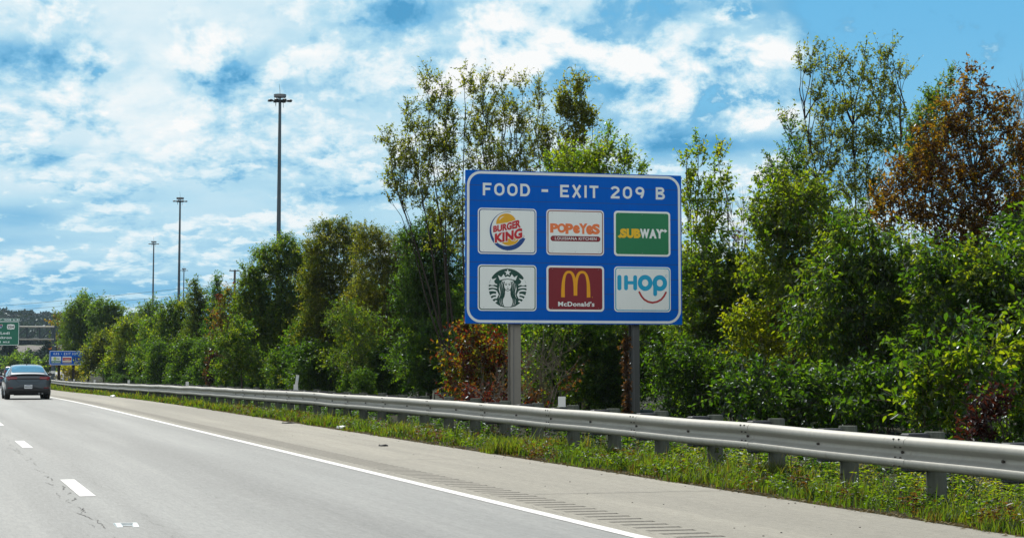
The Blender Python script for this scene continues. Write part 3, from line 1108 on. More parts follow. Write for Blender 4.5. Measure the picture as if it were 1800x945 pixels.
# body between the locks
q.plate([L(*p) for p in [(-.10, -.16), (-.02, -.18), (.02, -.18), (.10, -.16), (.16, -.36), (.13, -.60), (.16, -.95), (-.16, -.95), (-.13, -.60), (-.16, -.36)]], -.0146, -.0125, W0)
finish(q)

# 5: amber arches on maroon
q = panel(CXS[1], ZB, None, None, M['maroon'], 'maroon logo panel with amber double arches above white letters')
P = lambda x, y: (CXS[1] - .6075 + (x - 500) / 333 * 1.215, ZB + .928 - (y - 575) / 263 * .928)
for s, x0, xm, x1 in ((0, 594, 628, 664), (1, 742, 706, 668)):
    outer, wd = [], []
    for k in range(25):
        t = k / 24
        a = PI * t
        if t < .5:
            x = xm + (x0 - xm) * (math.cos(a) ** .80 if math.cos(a) > 0 else 0)
            z = 757 - (757 - 611) * math.sin(a) ** .62
        else:
            x = xm + (x1 - xm) * (abs(math.cos(a)) ** .80)
            z = 747 - (747 - 611) * math.sin(a) ** .62
        outer.append(P(x, z))
        wd.append(.078 - .030 * math.sin(a) if t < .5 else .048 + .014 * abs(math.cos(a)))
    q.strip(outer, wd, -.011 - .0012 * s, M['arch'])
a, b = P(566, 809), P(776, 781)
text(q, "McDonald's", a[0], b[0], a[1], b[1], -.011, M['panel_white'], .030, 1.08)
c = P(764, 755)
q.strip(arc(c[0], c[1], .010, .010, 0, 340, 10), .004, -.011, M['arch'])
finish(q)

# 6: rounded sky-blue letters and a smile
q = panel(CXS[2], ZB, None, M['sky_blue'], M['panel_white'], 'white logo panel with rounded sky-blue letters above a red smile')
P = lambda x, y: (CXS[2] - .6075 + (x - 887) / 334 * 1.215, ZB + .928 - (y - 579) / 261 * .928)
q.plate(rrect(CXS[2] - .6075 + .006, ZB + .006, CXS[2] + .6075 - .006, ZB + .922, .070), -.0065, -.004, M['panel_white'])
SB_ = M['sky_blue']
lw = .083
q.strip([P(917, 640), P(917, 704)], .088, -.011, SB_, cap=True)
q.strip([P(956, 640), P(956, 704)], lw, -.011, SB_, cap=True)
q.strip([P(1010, 640), P(1010, 704)], lw, -.011, SB_, cap=True)
q.strip([P(956, 672), P(1010, 672)], .068, -.0122, SB_)
c = P(1069, 672)
q.strip(arc(c[0], c[1], .112, .118, 0, 355, 30), .092, -.011, SB_, True)
c = P(1156, 672)
q.strip(arc(c[0], c[1], .112, .118, 0, 355, 30), .092, -.011, SB_, True)
q.strip([P(1128, 672), P(1128, 736)], lw, -.0122, SB_, cap=True)
c = P(1113, 716)
q.strip([P(1034, 726), P(1046, 748), P(1062, 767), P(1084, 780), P(1112, 786), P(1140, 780), P(1164, 767), P(1180, 748), P(1192, 726)], .040, -.011, M['smile'], cap=True)
c = P(1194, 631)
q.strip(arc(c[0], c[1], .022, .022, 0, 340, 12), .006, -.011, SB_)
finish(q)

# posts (I-beams) and the stiffeners behind the panel
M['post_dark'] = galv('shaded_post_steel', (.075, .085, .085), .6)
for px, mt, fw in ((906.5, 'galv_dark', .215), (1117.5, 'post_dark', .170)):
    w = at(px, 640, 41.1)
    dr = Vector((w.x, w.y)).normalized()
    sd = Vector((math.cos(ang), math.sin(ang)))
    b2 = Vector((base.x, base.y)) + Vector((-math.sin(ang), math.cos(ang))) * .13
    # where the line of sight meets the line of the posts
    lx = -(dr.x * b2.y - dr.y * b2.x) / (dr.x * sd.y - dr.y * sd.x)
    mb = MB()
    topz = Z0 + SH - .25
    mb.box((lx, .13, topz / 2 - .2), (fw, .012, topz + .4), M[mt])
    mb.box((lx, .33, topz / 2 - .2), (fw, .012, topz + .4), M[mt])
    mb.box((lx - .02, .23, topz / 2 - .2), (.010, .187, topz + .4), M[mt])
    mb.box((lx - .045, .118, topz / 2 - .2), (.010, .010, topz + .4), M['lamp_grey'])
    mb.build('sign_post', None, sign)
mb = MB()
for z in (Z0 + .35, Z0 + SH * .5, Z0 + SH - .35):
    mb.box((0, .095, z), (SW * .96, .05, .08), M['sign_edge'])
mb.build('stiffener', None, sign)

# ------------------------------------------------------------------ the blue gas sign further on
gl, gr = at(86.5, 642, 228), at(151, 642, 231)
top, bot = at(117, 616, 229.5).z, at(117, 641.3, 229.5).z
GW = (gr - gl).length
GH = top - bot
gc = (gl + gr) / 2
gz = ground_z(gc.x, gc.y)
gs = empty('gas_sign', (gc.x, gc.y, gz), math.atan2(gr.y - gl.y, gr.x - gl.x))
tag(gs, 'small distant blue GAS EXIT 209 sign partly hidden by a tree', 'road sign')
T2 = Matrix.Translation((-GW / 2, 0, bot - gz))


def GMB():
    q = MB(); q.M = T2.copy(); return q


mb = GMB()
mb.plate(rrect(0, 0, GW, GH, .16), 0, .06, M['sign_blue'])
mb.build('sign_panel', None, gs)
mb = GMB(); mb.strip(rrect(.06, .06, GW - .06, GH - .06, .12), .06, -.004, M['sign_white'], True); mb.build('border', None, gs)
k = GW / 1010.0          # measured in a close-up: sign from x 80 to 1090
zc_ = lambda v: GH - (v - 78) / 385 * GH
for word, a, b in (('GAS', 188, 345), ('EXIT', 478, 655), ('209', 698, 855), ('B', 905, 945)):
    mb = GMB()
    write(mb, word, (a - 80) * k, (b - 80) * k, zc_(188), zc_(132) - zc_(188), -.004, M['sign_white'])
    mb.build('lettering', None, gs)
mb = GMB()
mb.box(((410 - 80) * k, -.004, zc_(160)), (.10, .003, .05), M['sign_white'])
mb.build('lettering', None, gs)


def gpanel(a, b, lab, art):
    q = GMB()
    q.xa, q.xb, q.za, q.zb = (a - 80) * k, (b - 80) * k, zc_(408), zc_(234)
    q.px = lambda x, v: ((x - 80) * k, zc_(v))
    art(q)
    o = q.build('logo_panel', None, gs)
    o['label'] = lab


def art1(q):
    q.plate(rrect(q.xa, q.za, q.xb, q.zb, .05), -.008, 0, M['panel_white'])
    a = q.px(135, 408); b = q.px(398, 350)
    q.plate([(a[0] + .02, a[1] + .02), (b[0] - .02, a[1] + .02), (b[0] - .02, b[1]), (a[0] + .02, b[1])], -.010, -.007, M['sub_green'])
    c = q.px(233, 292)
    for r_, mt, off in ((.20, 'sub_green', -.011), (.17, 'lime', -.013), (.10, 'yellow', -.015), (.055, 'panel_white', -.017)):
        q.plate([(c[0] + r_ * (1 if i % 2 else .86) * math.cos(t), c[1] + r_ * (1 if i % 2 else .86) * math.sin(t)) for i, t in enumerate(np.linspace(0, 2 * PI, 37)[:-1])], off, -.009, M[mt])
    a = q.px(295, 318); b = q.px(352, 275)
    text(q, 'bp', a[0], b[0], a[1], b[1], -.010, M['sub_green'], .03)
    a = q.px(158, 398); b = q.px(370, 366)
    text(q, '24 Hours', a[0], b[0], a[1], b[1], -.012, M['panel_white'], .03)


def art2(q):
    q.plate(rrect(q.xa, q.za, q.xb, q.zb, .05), -.008, 0, M['panel_white'])
    a = q.px(452, 345); b = q.px(676, 262)
    q.plate([(a[0], a[1]), q.px(560, 330), q.px(676, 332), (b[0], b[1]), (a[0], b[1])], -.010, -.007, M['red'])
    q.plate([q.px(540, 345), q.px(676, 336), q.px(676, 352), q.px(480, 356)], -.010, -.007, M['yellow'])
    a = q.px(440, 408); b = q.px(688, 380)
    q.plate([(a[0] + .02, a[1] + .02), (b[0] - .02, a[1] + .02), (b[0] - .02, b[1]), (a[0] + .02, b[1])], -.010, -.007, M['maroon'])
    for i in range(6):      # pale illegible lettering
        x = 478 + i * 28
        q.strip([q.px(x, 316), q.px(x + 8, 286), q.px(x + 16, 314)], .028, -.012 - .0005 * i, M['panel_white'])
    for i in range(7):
        q.strip([q.px(472 + i * 26, 402), q.px(486 + i * 26, 388)], .03, -.012, M['panel_white'])


def art3(q):
    q.plate(rrect(q.xa, q.za, q.xb, q.zb, .05), -.008, 0, M['navy'])
    q.strip([q.px(800, 260), q.px(800, 350), q.px(862, 352)], .03, -.010, M['panel_white'])
    q.plate([q.px(862, 300), q.px(885, 262), q.px(908, 300), q.px(885, 320)], -.010, -.006, M['smile'])
    q.strip([q.px(760, 392), q.px(870, 384)], .05, -.010, M['panel_white'])


gpanel(135, 398, 'white and green panel with a sunburst emblem', art1)
gpanel(440, 690, 'white panel with a red and yellow mark', art2)
gpanel(742, 990, 'dark blue panel with a small white mark', art3)
for px in (99.5, 136):
    w = at(px, 650, 229.5)
    lx = (w - gc).dot(Vector((math.cos(gs.rotation_euler.z), math.sin(gs.rotation_euler.z), 0)))
    mb = MB()
    mb.box((lx, .15, (top - gz) / 2 - .2), (.24, .02, top - gz + .3), M['bark_dark'])
    mb.box((lx, .35, (top - gz) / 2 - .2), (.24, .02, top - gz + .3), M['bark_dark'])
    mb.box((lx, .25, (top - gz) / 2 - .2), (.03, .18, top - gz + .3), M['bark_dark'])
    mb.build('sign_post', None, gs)

# ------------------------------------------------------------------ sign gantry with the green guide sign
GZ_ = 300.0
pr = at(93.5, 642, GZ_)
gzr = ground_z(pr.x, pr.y)
gan = empty('sign_gantry', (pr.x, pr.y, gzr))
tag(gan, 'grey steel truss gantry reaching over the motorway from the right', 'gantry')
lz = lambda py: at(50, py, GZ_).z - gzr
mpx = GZ_ / 3500 / math.cos(YAW)        # metres across the road per photo pixel
S_ = 26.0
mb = MB()
mb.tube([(0, 0, -.3), (0, 0, lz(572))], [.30, .26], 12, M['galv_pole'])
mb.build('gantry_post', None, gan)
mb = MB()
mb.tube([(-S_, 0, -1.0), (-S_, 0, lz(572))], [.30, .26], 12, M['galv_pole'])
mb.build('gantry_post', None, gan)
mb = MB()
za, zb = lz(574.5), lz(596)
for zz in (za, zb):
    for yy in (-.7, .7):
        mb.tube([(-S_, yy, zz), (0, yy, zz)], .13, 8, M['galv'])
n = 14
for yy in (-.7, .7):
    for i in range(n):
        x0, x1 = -S_ * i / n, -S_ * (i + 1) / n
        mb.tube([(x0 - .2, yy, zb), (x0 - .2, yy, za)], .10, 6, M['galv_pole'])
        mb.tube([(x0 - .2, yy, za), (x1 - .2, yy, zb)], .10, 6, M['galv_pole'])
for i in range(n + 1):
    for zz in (za, zb):
        mb.tube([(-S_ * i / n - .05, -.7, zz), (-S_ * i / n - .05, .7, zz)], .06, 6, M['galv_pole'])
mb.build('truss', None, gan)
mb = MB()
mb.cyl((0, 0, lz(656)), .325, .40, 12, M['white_plastic'])
mb.build('marker_band', None, gan)

gx = (at(31.2, 642, GZ_) - pr).x
zt, zb2 = lz(565.3), lz(607)
sgn = empty('guide_sign', (pr.x + gx, pr.y - .95, gzr + zb2))
tag(sgn, 'green overhead guide sign reading Lodi and Akron hung on the gantry', 'road sign')
GH2 = zt - zb2
GW2 = 92 * mpx
mp = 663 / 40.0           # close-up scale
qx = lambda x: (x / mp - 31.2) * mpx
qz = lambda y: lz(555 + y / mp) - zb2
mb = MB(); mb.plate(rrect(-GW2, 0, 0, GH2, .2), 0, .08, M['sign_green']); mb.build('sign_panel', None, sgn)
mb = MB(); mb.strip(rrect(-GW2 + .07, .07, -.07, GH2 - .07, .2), .07, -.006, M['sign_white'], True); mb.build('border', None, sgn)
tx0 = qx(-420)
th0, th1 = qz(188), qz(82)
mb = MB()
mb.plate(rrect(tx0, GH2 + .02, qx(525), qz(78), .08), 0, .08, M['sign_green'])
mb.strip(rrect(tx0 + .05, GH2 + .07, qx(525) - .05, qz(78) - .05, .06), .05, -.006, M['sign_white'], True)
for body, a, b in (('EXIT', -330, 40), ('209', 95, 295), ('A-B', 330, 498)):
    text(mb, body, qx(a), qx(b), qz(160), qz(100), -.006, M['sign_white'], .03, 1.1)
mb.build('exit_tab', None, sgn)
for body, a, b, lo, hi in (('Lodi', 15, 262, 545, 470), ('Akron', -60, 315, 670, 600), ('1', -8, 22, 790, 735), ('MILE', 90, 262, 790, 742)):
    mb = MB()
    text(mb, body, qx(a), qx(b), qz(lo), qz(hi), -.006, M['sign_white'], .035, 1.15)
    mb.build('lettering', None, sgn)
mb = MB()
a0, a1, b0, b1 = qx(182), qx(396), qz(400), qz(248)
sh = []
for t in np.linspace(0, 2 * PI, 49)[:-1]:
    r_ = 1 + .05 * math.cos(8 * t)
    c_, s_ = math.cos(t), math.sin(t)
    e = 4.0
    dn = (abs(c_) ** e + abs(s_) ** e) ** (-1 / e)
    sh.append(((a0 + a1) / 2 + (a1 - a0) / 2 * c_ * dn * r_ * .97, (b0 + b1) / 2 + (b1 - b0) / 2 * s_ * dn * r_ * .97))
mb.plate(sh, -.008, 0, M['panel_white'])
text(mb, '224', qx(203), qx(372), qz(362), qz(285), -.011, M['black'], .04)
mb.build('route_shield', None, sgn)['label'] = 'white route shield numbered 224'
mb = MB()
xm, hw = qx(-50), 115 / mp * mpx
shp = [(-1, .62), (-.92, .92), (-.5, .82), (0, .95), (.5, .82), (.92, .92), (1, .62), (.95, 0), (.62, -.55), (0, -1), (-.62, -.55), (-.95, 0)]
zc0, hz = qz(325), (qz(250) - qz(400)) / 2
mb.plate([(xm + a * hw, zc0 + b * hz) for a, b in shp], -.008, 0, M['panel_white'])
mb.plate([(xm + a * hw * .92, zc0 + b * hz * .92) for a, b in shp], -.010, -.006, M['navy'])
mb.plate([(xm + a * hw * .92, zc0 + b * hz * .92) for a, b in [(-1, .60), (-.92, .92), (-.5, .82), (0, .95), (.5, .82), (.92, .92), (1, .60)]], -.012, -.008, M['red'])
text(mb, '76', xm - .55 * hw, xm + .55 * hw, zc0 - .45 * hz, zc0 + .38 * hz, -.012, M['panel_white'], .04)
mb.build('route_shield', None, sgn)['label'] = 'blue and red interstate shield'
# ------------------------------------------------------------------ vehicles
def carpaint(name, c, rough=.28, metal=.6):
    m, gg, o = material(name)
    co = objco(gg)
    x, y, z = gg.sep(co)
    n = gg.noise(co, 3.0, 4.0)
    fl = gg.noise(co, 900.0, 1.0)
    dirt = gg.m('MULTIPLY', gg.smooth(gg.m('ADD', z, gg.m('MULTIPLY', n, .3)), .75, .25), .45)
    s = gg.node('ShaderNodeVectorMath', operation='SCALE')
    s.inputs[0].default_value = c
    gg.put(s.inputs['Scale'], gg.m('MULTIPLY_ADD', gg.m('SUBTRACT', fl, .5), .3, 1.0))
    principled(gg, o, gg.mix(dirt, s.outputs[0], (.13, .12, .105)), gg.m('MULTIPLY_ADD', dirt, .6, rough), metal, .5, None, .8)
    return m


M['car_grey'] = carpaint('grey_metallic_paint', (.052, .066, .080), .44, .8)
M['car_red'] = carpaint('dark_red_paint', (.11, .012, .018), .3, .2)
M['car_blue'] = carpaint('slate_blue_paint', (.05, .075, .13), .3, .4)
M['car_black'] = carpaint('black_paint_car', (.012, .012, .014), .25, .2)
M['glass'] = plain('glass_sky_reflection', (.15, .56, .80), .06, .75, .9, var=.02)  # blue of the reflected sky is put into the glass colour
M['tyre'] = plain('tyre_rubber', (.018, .018, .018), .8)
M['rim'] = plain('alloy_rim', (.35, .36, .37), .35, .8)
M['trim_black'] = plain('black_trim', (.012, .012, .013), .55)
M['lamp_red'] = plain('tail_lamp_red', (.20, .006, .012), .12, 0, .6, coat=.5)
M['number_plate'] = plain('number_plate_white', (.62, .66, .70), .4, var=.05)


def interp(tab, y):
    xs = [t[0] for t in tab]
    return [float(np.interp(y, xs, [t[i] for t in tab])) for i in range(1, len(tab[0]))]


def make_car(name, paint, L=4.65, W=1.83, H=1.40, suv=False):
    """rear of the car at y = 0, nose towards +Y, wheels on z = 0"""
    root = empty(name)
    w = W / 2
    deck = 1.00 if not suv else 1.06
    # y, half width, bottom, top
    low = [(0, .70, .40, .80), (.015, .80, .30, .92), (.06, .865, .22, .955), (.16, .895, .19, .975), (.40, w * .99, .18, .985), (1.0, w, .18, .98), (2.2, w, .18, .95), (3.2, w * .99, .18, .93),
           (3.9, w * .97, .19, .86), (4.35, w * .90, .20, .75), (4.58, w * .76, .26, .66), (4.65, w * .60, .34, .56)]
    low = [(a / 4.65 * L, b / .915 * w if b < w * .5 else b, c, d * deck / 1.0) for a, b, c, d in low]
    prof = [(0, 0, 0), (.80, 0, 0), (.90, .05, 0), (.955, .22, 0), (.985, .45, 0), (1.0, .62, 0), (.985, .80, 0), (.945, .92, 0), (.86, .985, 0), (.5, 1.0, .012), (0, 1.0, .018)]

    def section(y):
        hw, zb, zt = interp(low, y)
        pts = [(a * hw, y, zb + b * (zt - zb) + c) for a, b, c in prof]
        return pts + [(-p[0], p[1], p[2]) for p in pts[-2:0:-1]]
    ys = sorted(set([0, .008, .015, .035, .06, .1, .16, .28, .40, .55] + list(np.linspace(.7, L - .5, 16)) + [L - .38, L - .28, L - .18, L - .07, L - .02, L]))
    mb = MB()
    P = [section(y) for y in ys]
    mb.grid(P, paint, True, closed=True)
    n = len(P[0])
    mb.add(P[0], [tuple(range(n))], paint)
    mb.add(P[-1], [tuple(range(n - 1, -1, -1))], paint)
    # cabin: y, half width at belt, half width at roof edge, height
    if not suv:
        top = [(.22, .74, .66, deck - .005), (.45, .80, .66, 1.055), (.75, .82, .64, 1.17), (1.10, .83, .62, 1.285), (1.5, .83, .60, 1.365), (1.95, .83, .60, H), (2.4, .83, .60, H), (2.8, .82, .60, 1.36), (3.2, .80, .61, 1.22), (3.6, .78, .64, 1.03), (3.75, .76, .66, .955)]
    else:
        top = [(.10, .80, .66, deck - .005), (.22, .82, .66, 1.25), (.45, .84, .66, H - .12), (.75, .84, .66, H - .02), (1.10, .84, .66, H), (2.4, .84, .66, H), (2.8, .83, .65, H - .06), (3.2, .81, .66, 1.36), (3.6, .79, .66, 1.12), (3.75, .76, .66, .99)]
    top = [(a / 4.65 * L, b / .915 * w, c / .915 * w, d) for a, b, c, d in top]

    def cab(y, t):
        """t 0..1: belt line to the middle of the roof (right half)"""
        wb, wt, zt = interp(top, y)
        zb = deck - .055
        hgt = max(zt - zb, .01)
        if t < .55:
            s = t / .55
            return Vector((wb + (wt - wb) * s ** 1.15, y, zb + hgt * .86 * s))
        a = (t - .55) / .45 * PI / 2
        e = wt
        return Vector((e * math.cos(a) ** .75 if a < PI / 2 - .001 else 0, y, zb + hgt * (.86 + .14 * math.sin(a))))
    tt = [0, .14, .28, .42, .55, .62, .70, .80, .90, 1.0]
    ys2 = sorted(set([top[0][0]] + list(np.linspace(top[0][0], top[-1][0], 26))))
    P = []
    for y in ys2:
        r_ = [cab(y, t) for t in tt]
        P.append([tuple(p) for p in r_] + [(-p.x, p.y, p.z) for p in r_[-2::-1]])
    mb.grid(P, paint, True)
    mb.add(P[0], [tuple(range(len(P[0])))], paint)
    if not suv:           # trunk lip with a duck tail
        lip = []
        for x in np.linspace(-.80, .80, 17):
            sx = abs(x) / .80
            yb = .00 + .16 * sx ** 3
            zl = deck + .010 - .055 * sx ** 2.5
            lip.append([(x, yb - .035, zl), (x, yb + .10, zl + .012), (x, yb + .30, zl - .012), (x, yb + .30, zl - .07), (x, yb + .02, zl - .06), (x, yb - .03, zl - .018)])
        mb.grid(lip, paint, True, closed=True)
    body = mb.build('body', None, root)

    def patch(nm, ya, yb, fa, mat, off=.010, sides=(1, -1), full=False, ny=12):
        q = MB()
        P = []
        for y in np.linspace(ya, yb, ny):
            lo, hi = fa(y)
            row = []
            if full:
                ts = list(np.linspace(lo, 1, 7))
                r_ = [cab(y, t) for t in ts]
                row = [(p.x, p.y - off * .6, p.z + off) for p in r_] + [(-p.x, p.y - off * .6, p.z + off) for p in r_[-2::-1]]
                P.append(row)
            else:
                P.append([(lambda p: (p.x + off, p.y, p.z + off * .3))(cab(y, t)) for t in np.linspace(lo, hi, 6)])
        if full:
            q.grid(P, mat, True)
        else:
            for s in sides:
                q.grid([[(s * a, b, c) for a, b, c in r_] for r_ in P], mat, True)
        return q.build(nm, None, root)
    if not suv:
        patch('rear_window', .50, 1.40, lambda y: (.60 + .06 * (abs(y - .95) / .45) ** 4, 1), M['glass'], full=True)
        patch('side_window', .95, 3.15, lambda y: (.10, .10 + .40 * min(1, (y - .90) / .5, (3.25 - y) / .7)), M['glass'])
        patch('windscreen', 2.95, 3.62, lambda y: (.60, 1), M['glass'], full=True)
    else:
        patch('rear_window', .125, .40, lambda y: (.62, 1), M['glass'], full=True, ny=6)
        patch('side_window', .45, 3.2, lambda y: (.10, .10 + .40 * min(1, (y - .40) / .3, (3.3 - y) / .6)), M['glass'])
        patch('windscreen', 2.9, 3.62, lambda y: (.60, 1), M['glass'], full=True)

    def rearskin(x, z, off):
        """depth of the rear face at (x, z)"""
        best = 0
        for y in np.linspace(0, .6, 61):
            hw, zb, zt = interp(low, y)
            if zb <= z <= zt and abs(x) < hw * .97:
                return y - off
        return .16 - off

    def skin(nm, outline, mat, off=.012, parent=root, nx=25):
        """a piece lying on the rear face; outline gives (z_low, z_high) for each x"""
        q = MB()
        x0, x1, fz = outline
        P = []
        for x in np.linspace(x0, x1, nx):
            lo, hi = fz(x)
            col_ = []
            for z in np.linspace(lo, hi, 4):
                col_.append((x, rearskin(x, z, off), z))
            P.append([(col_[0][0], col_[0][1] + .06, col_[0][2])] + col_ + [(col_[-1][0], col_[-1][1] + .06, col_[-1][2])])
        q.grid(P, mat, True)
        q.f = [f[::-1] for f in q.f]
        return q.build(nm, None, parent)
    if not suv:
        skin('tail_light_bar', (-.60, .60, lambda x: (.795, .845)), M['trim_black'], .010)
        for s in (-1, 1):
            a, b = sorted((s * .44, s * .865))
            skin('tail_light', (a, b, lambda x: (.80 - .10 * max(0, (abs(x) - .68) / .185), .905 + .0 * abs(x))), M['lamp_red'], .016, nx=14)
        bp = skin('rear_bumper', (-.86, .86, lambda x: (.20 + .02 * abs(x), .43 + .05 * max(0, (abs(x) - .55) / .3))), M['trim_black'], .022)
        skin('diffuser', (-.55, .55, lambda x: (.16, .27)), M['trim_black'], .05)
        skin('boot_seam', (-.50, .50, lambda x: (.665 + .10 * max(0, (abs(x) - .38) / .12), .677 + .12 * max(0, (abs(x) - .38) / .12))), M['trim_black'], .006)
        skin('plate_recess', (-.50, .50, lambda x: (.44, .60 - .14 * max(0, (abs(x) - .27) / .23) ** 1.0)), M['car_dim'], .010)
        for s in (-1, 1):
            a, b = sorted((s * .60, s * .80))
            skin('reflector', (a, b, lambda x: (.445, .475)), M['lamp_red'], .030, nx=6)
        mb = MB(); mb.tube([(.42, -.03, .235), (.42, .15, .235)], .035, 10, M['lamp_grey']); mb.tube([(.55, -.03, .235), (.55, .15, .235)], .035, 10, M['lamp_grey']); mb.build('exhaust', None, root)
    else:
        for s in (-1, 1):
            a, b = sorted((s * .62, s * .86))
            skin('tail_light', (a, b, lambda x: (.80, .98)), M['lamp_red'], .018, nx=8)
        skin('rear_bumper', (-.86, .86, lambda x: (.24, .55)), M['trim_black'], .022)
    mb = MB()
    mb.box((0, rearskin(0, .5, .020), .505), (.31, .012, .155), M['number_plate'], .004)
    pl = mb.build('number_plate', None, root)
    mb = MB()
    rp = random.Random(5)
    for i in range(6):
        x = -.115 + i * .046
        mb.box((x, rearskin(0, .5, .028), .50), (.026, .004, .05), M['car_dim'])
    mb.box((0, rearskin(0, .5, .028), .565), (.16, .004, .012), M['navy'])
    mb.build('plate_marks', None, pl)
    R = .335 if not suv else .37
    for yy in (.78, L - .90):
        for s in (-1, 1):
            mb = MB()
            tp = [(.0, R - .04), (.012, R - .008), (.03, R), (.185, R), (.203, R - .008), (.215, R - .04)]
            ringpts = []
            n = 28
            for a in np.linspace(0, 2 * PI, n + 1)[:-1]:
                ringpts.append([(s * (w - .03 - k), yy + r_ * math.sin(a), R + r_ * math.cos(a)) for k, r_ in [(0, .22)] + tp + [(.215, .22)]])
            ringpts.append(ringpts[0])
            mb.grid(ringpts, M['tyre'], True)
            wh = mb.build('tyre', None, root)
            mb = MB()
            xx = s * (w - .045)
            mb.tube([(xx, yy, R), (xx - s * .14, yy, R)], [.225, .225], 20, M['trim_black'])
            for k in range(5):
                a = 2 * PI * k / 5
                mb.tube([(xx + s * .006, yy, R), (xx + s * .008, yy + .21 * math.sin(a), R + .21 * math.cos(a))], [.05, .03], 6, M['rim'])
            mb.build('rim', None, wh)
            # dark wheel arch
            mb = MB()
            arcp = [[(s * (w + .004), yy + q_ * math.cos(a), R + q_ * math.sin(a)) for q_ in (R + .002, R + .05)] for a in np.linspace(-.2, PI + .2, 20)]
            mb.grid(arcp, M['trim_black'], False)
            mb.build('wheel_arch', None, root)
    mb = MB()
    mb.box((0, 2.3, .26), (W * .80, 3.4, .14), M['trim_black'])
    mb.build('underbody', None, root)
    for s in (-1, 1):
        mb = MB()
        mz = 1.0 if not suv else 1.1
        P = []
        for t in np.linspace(0, 1, 7):
            r_ = .070 * (1 - (2 * t - 1) ** 4) ** .5 + .012
            x = s * (w - .02 + .20 * t)
            P.append([(x, 3.02 + .6 * r_ * math.cos(a), mz + .8 * r_ * math.sin(a)) for a in np.linspace(0, 2 * PI, 11)[:-1]])
        mb.grid(P, M['car_black'], True, closed=True)
        mb.add(P[-1], [tuple(range(10))], M['car_black']); mb.add(P[0], [tuple(range(9, -1, -1))], M['car_black'])
        mb.tube([(s * (w - .10), 3.05, mz - .06), (s * (w + .02), 3.03, mz - .03)], .02, 6, M['car_black'])
        mb.build('wing_mirror', None, root)
    if not suv:
        mb = MB()
        yf = 1.62
        zf = cab(yf, 1).z
        mb.plate([(0, 0), (.16, .0), (.05, .075), (.02, .07)], -.018, .018, M['trim_black'])
        mb.v = [(p[1] * (1 - p[2] * 5), yf + p[0], zf - .006 + p[2]) for p in mb.v]
        mb.build('roof_antenna', None, root)
    return root


M['car_dim'] = carpaint('grey_paint_lower', (.035, .045, .055), .4, .4)


def put(car, px, Z, base_py=None, x=None):
    p = at(px, 642, Z)
    y = p.y
    z = road_z(y)
    car.location = (p.x if x is None else x, y, z)
    sl = (bend(y + 2) - bend(y - 2)) / 4
    car.rotation_euler = (math.atan((road_z(y + 2) - road_z(y - 2)) / 4), 0, -math.atan(sl))


c1 = make_car('sedan', M['car_grey'])
tag(c1, 'grey metallic sedan seen from behind in the right lane with white sunlit roof', 'car')
put(c1, 50.5, 79.5)
c2 = make_car('suv', M['car_red'], H=1.68, W=1.90, suv=True)
tag(c2, 'dark red SUV far ahead half hidden behind the grey sedan', 'car')
put(c2, 17, 330)
c2.location.z = at(17, 661.5, 330).z
c3 = make_car('sedan', M['car_blue'], L=4.8)
tag(c3, 'slate blue car cut off by the left picture edge ahead in the lane', 'car')
put(c3, -13, 165)
c4 = make_car('suv', M['car_black'], H=1.60, suv=True)
tag(c4, 'tiny dark vehicle furthest along the road at the left picture edge', 'car')
put(c4, -5, 460)
c4.location.z = at(-5, 654, 460).z

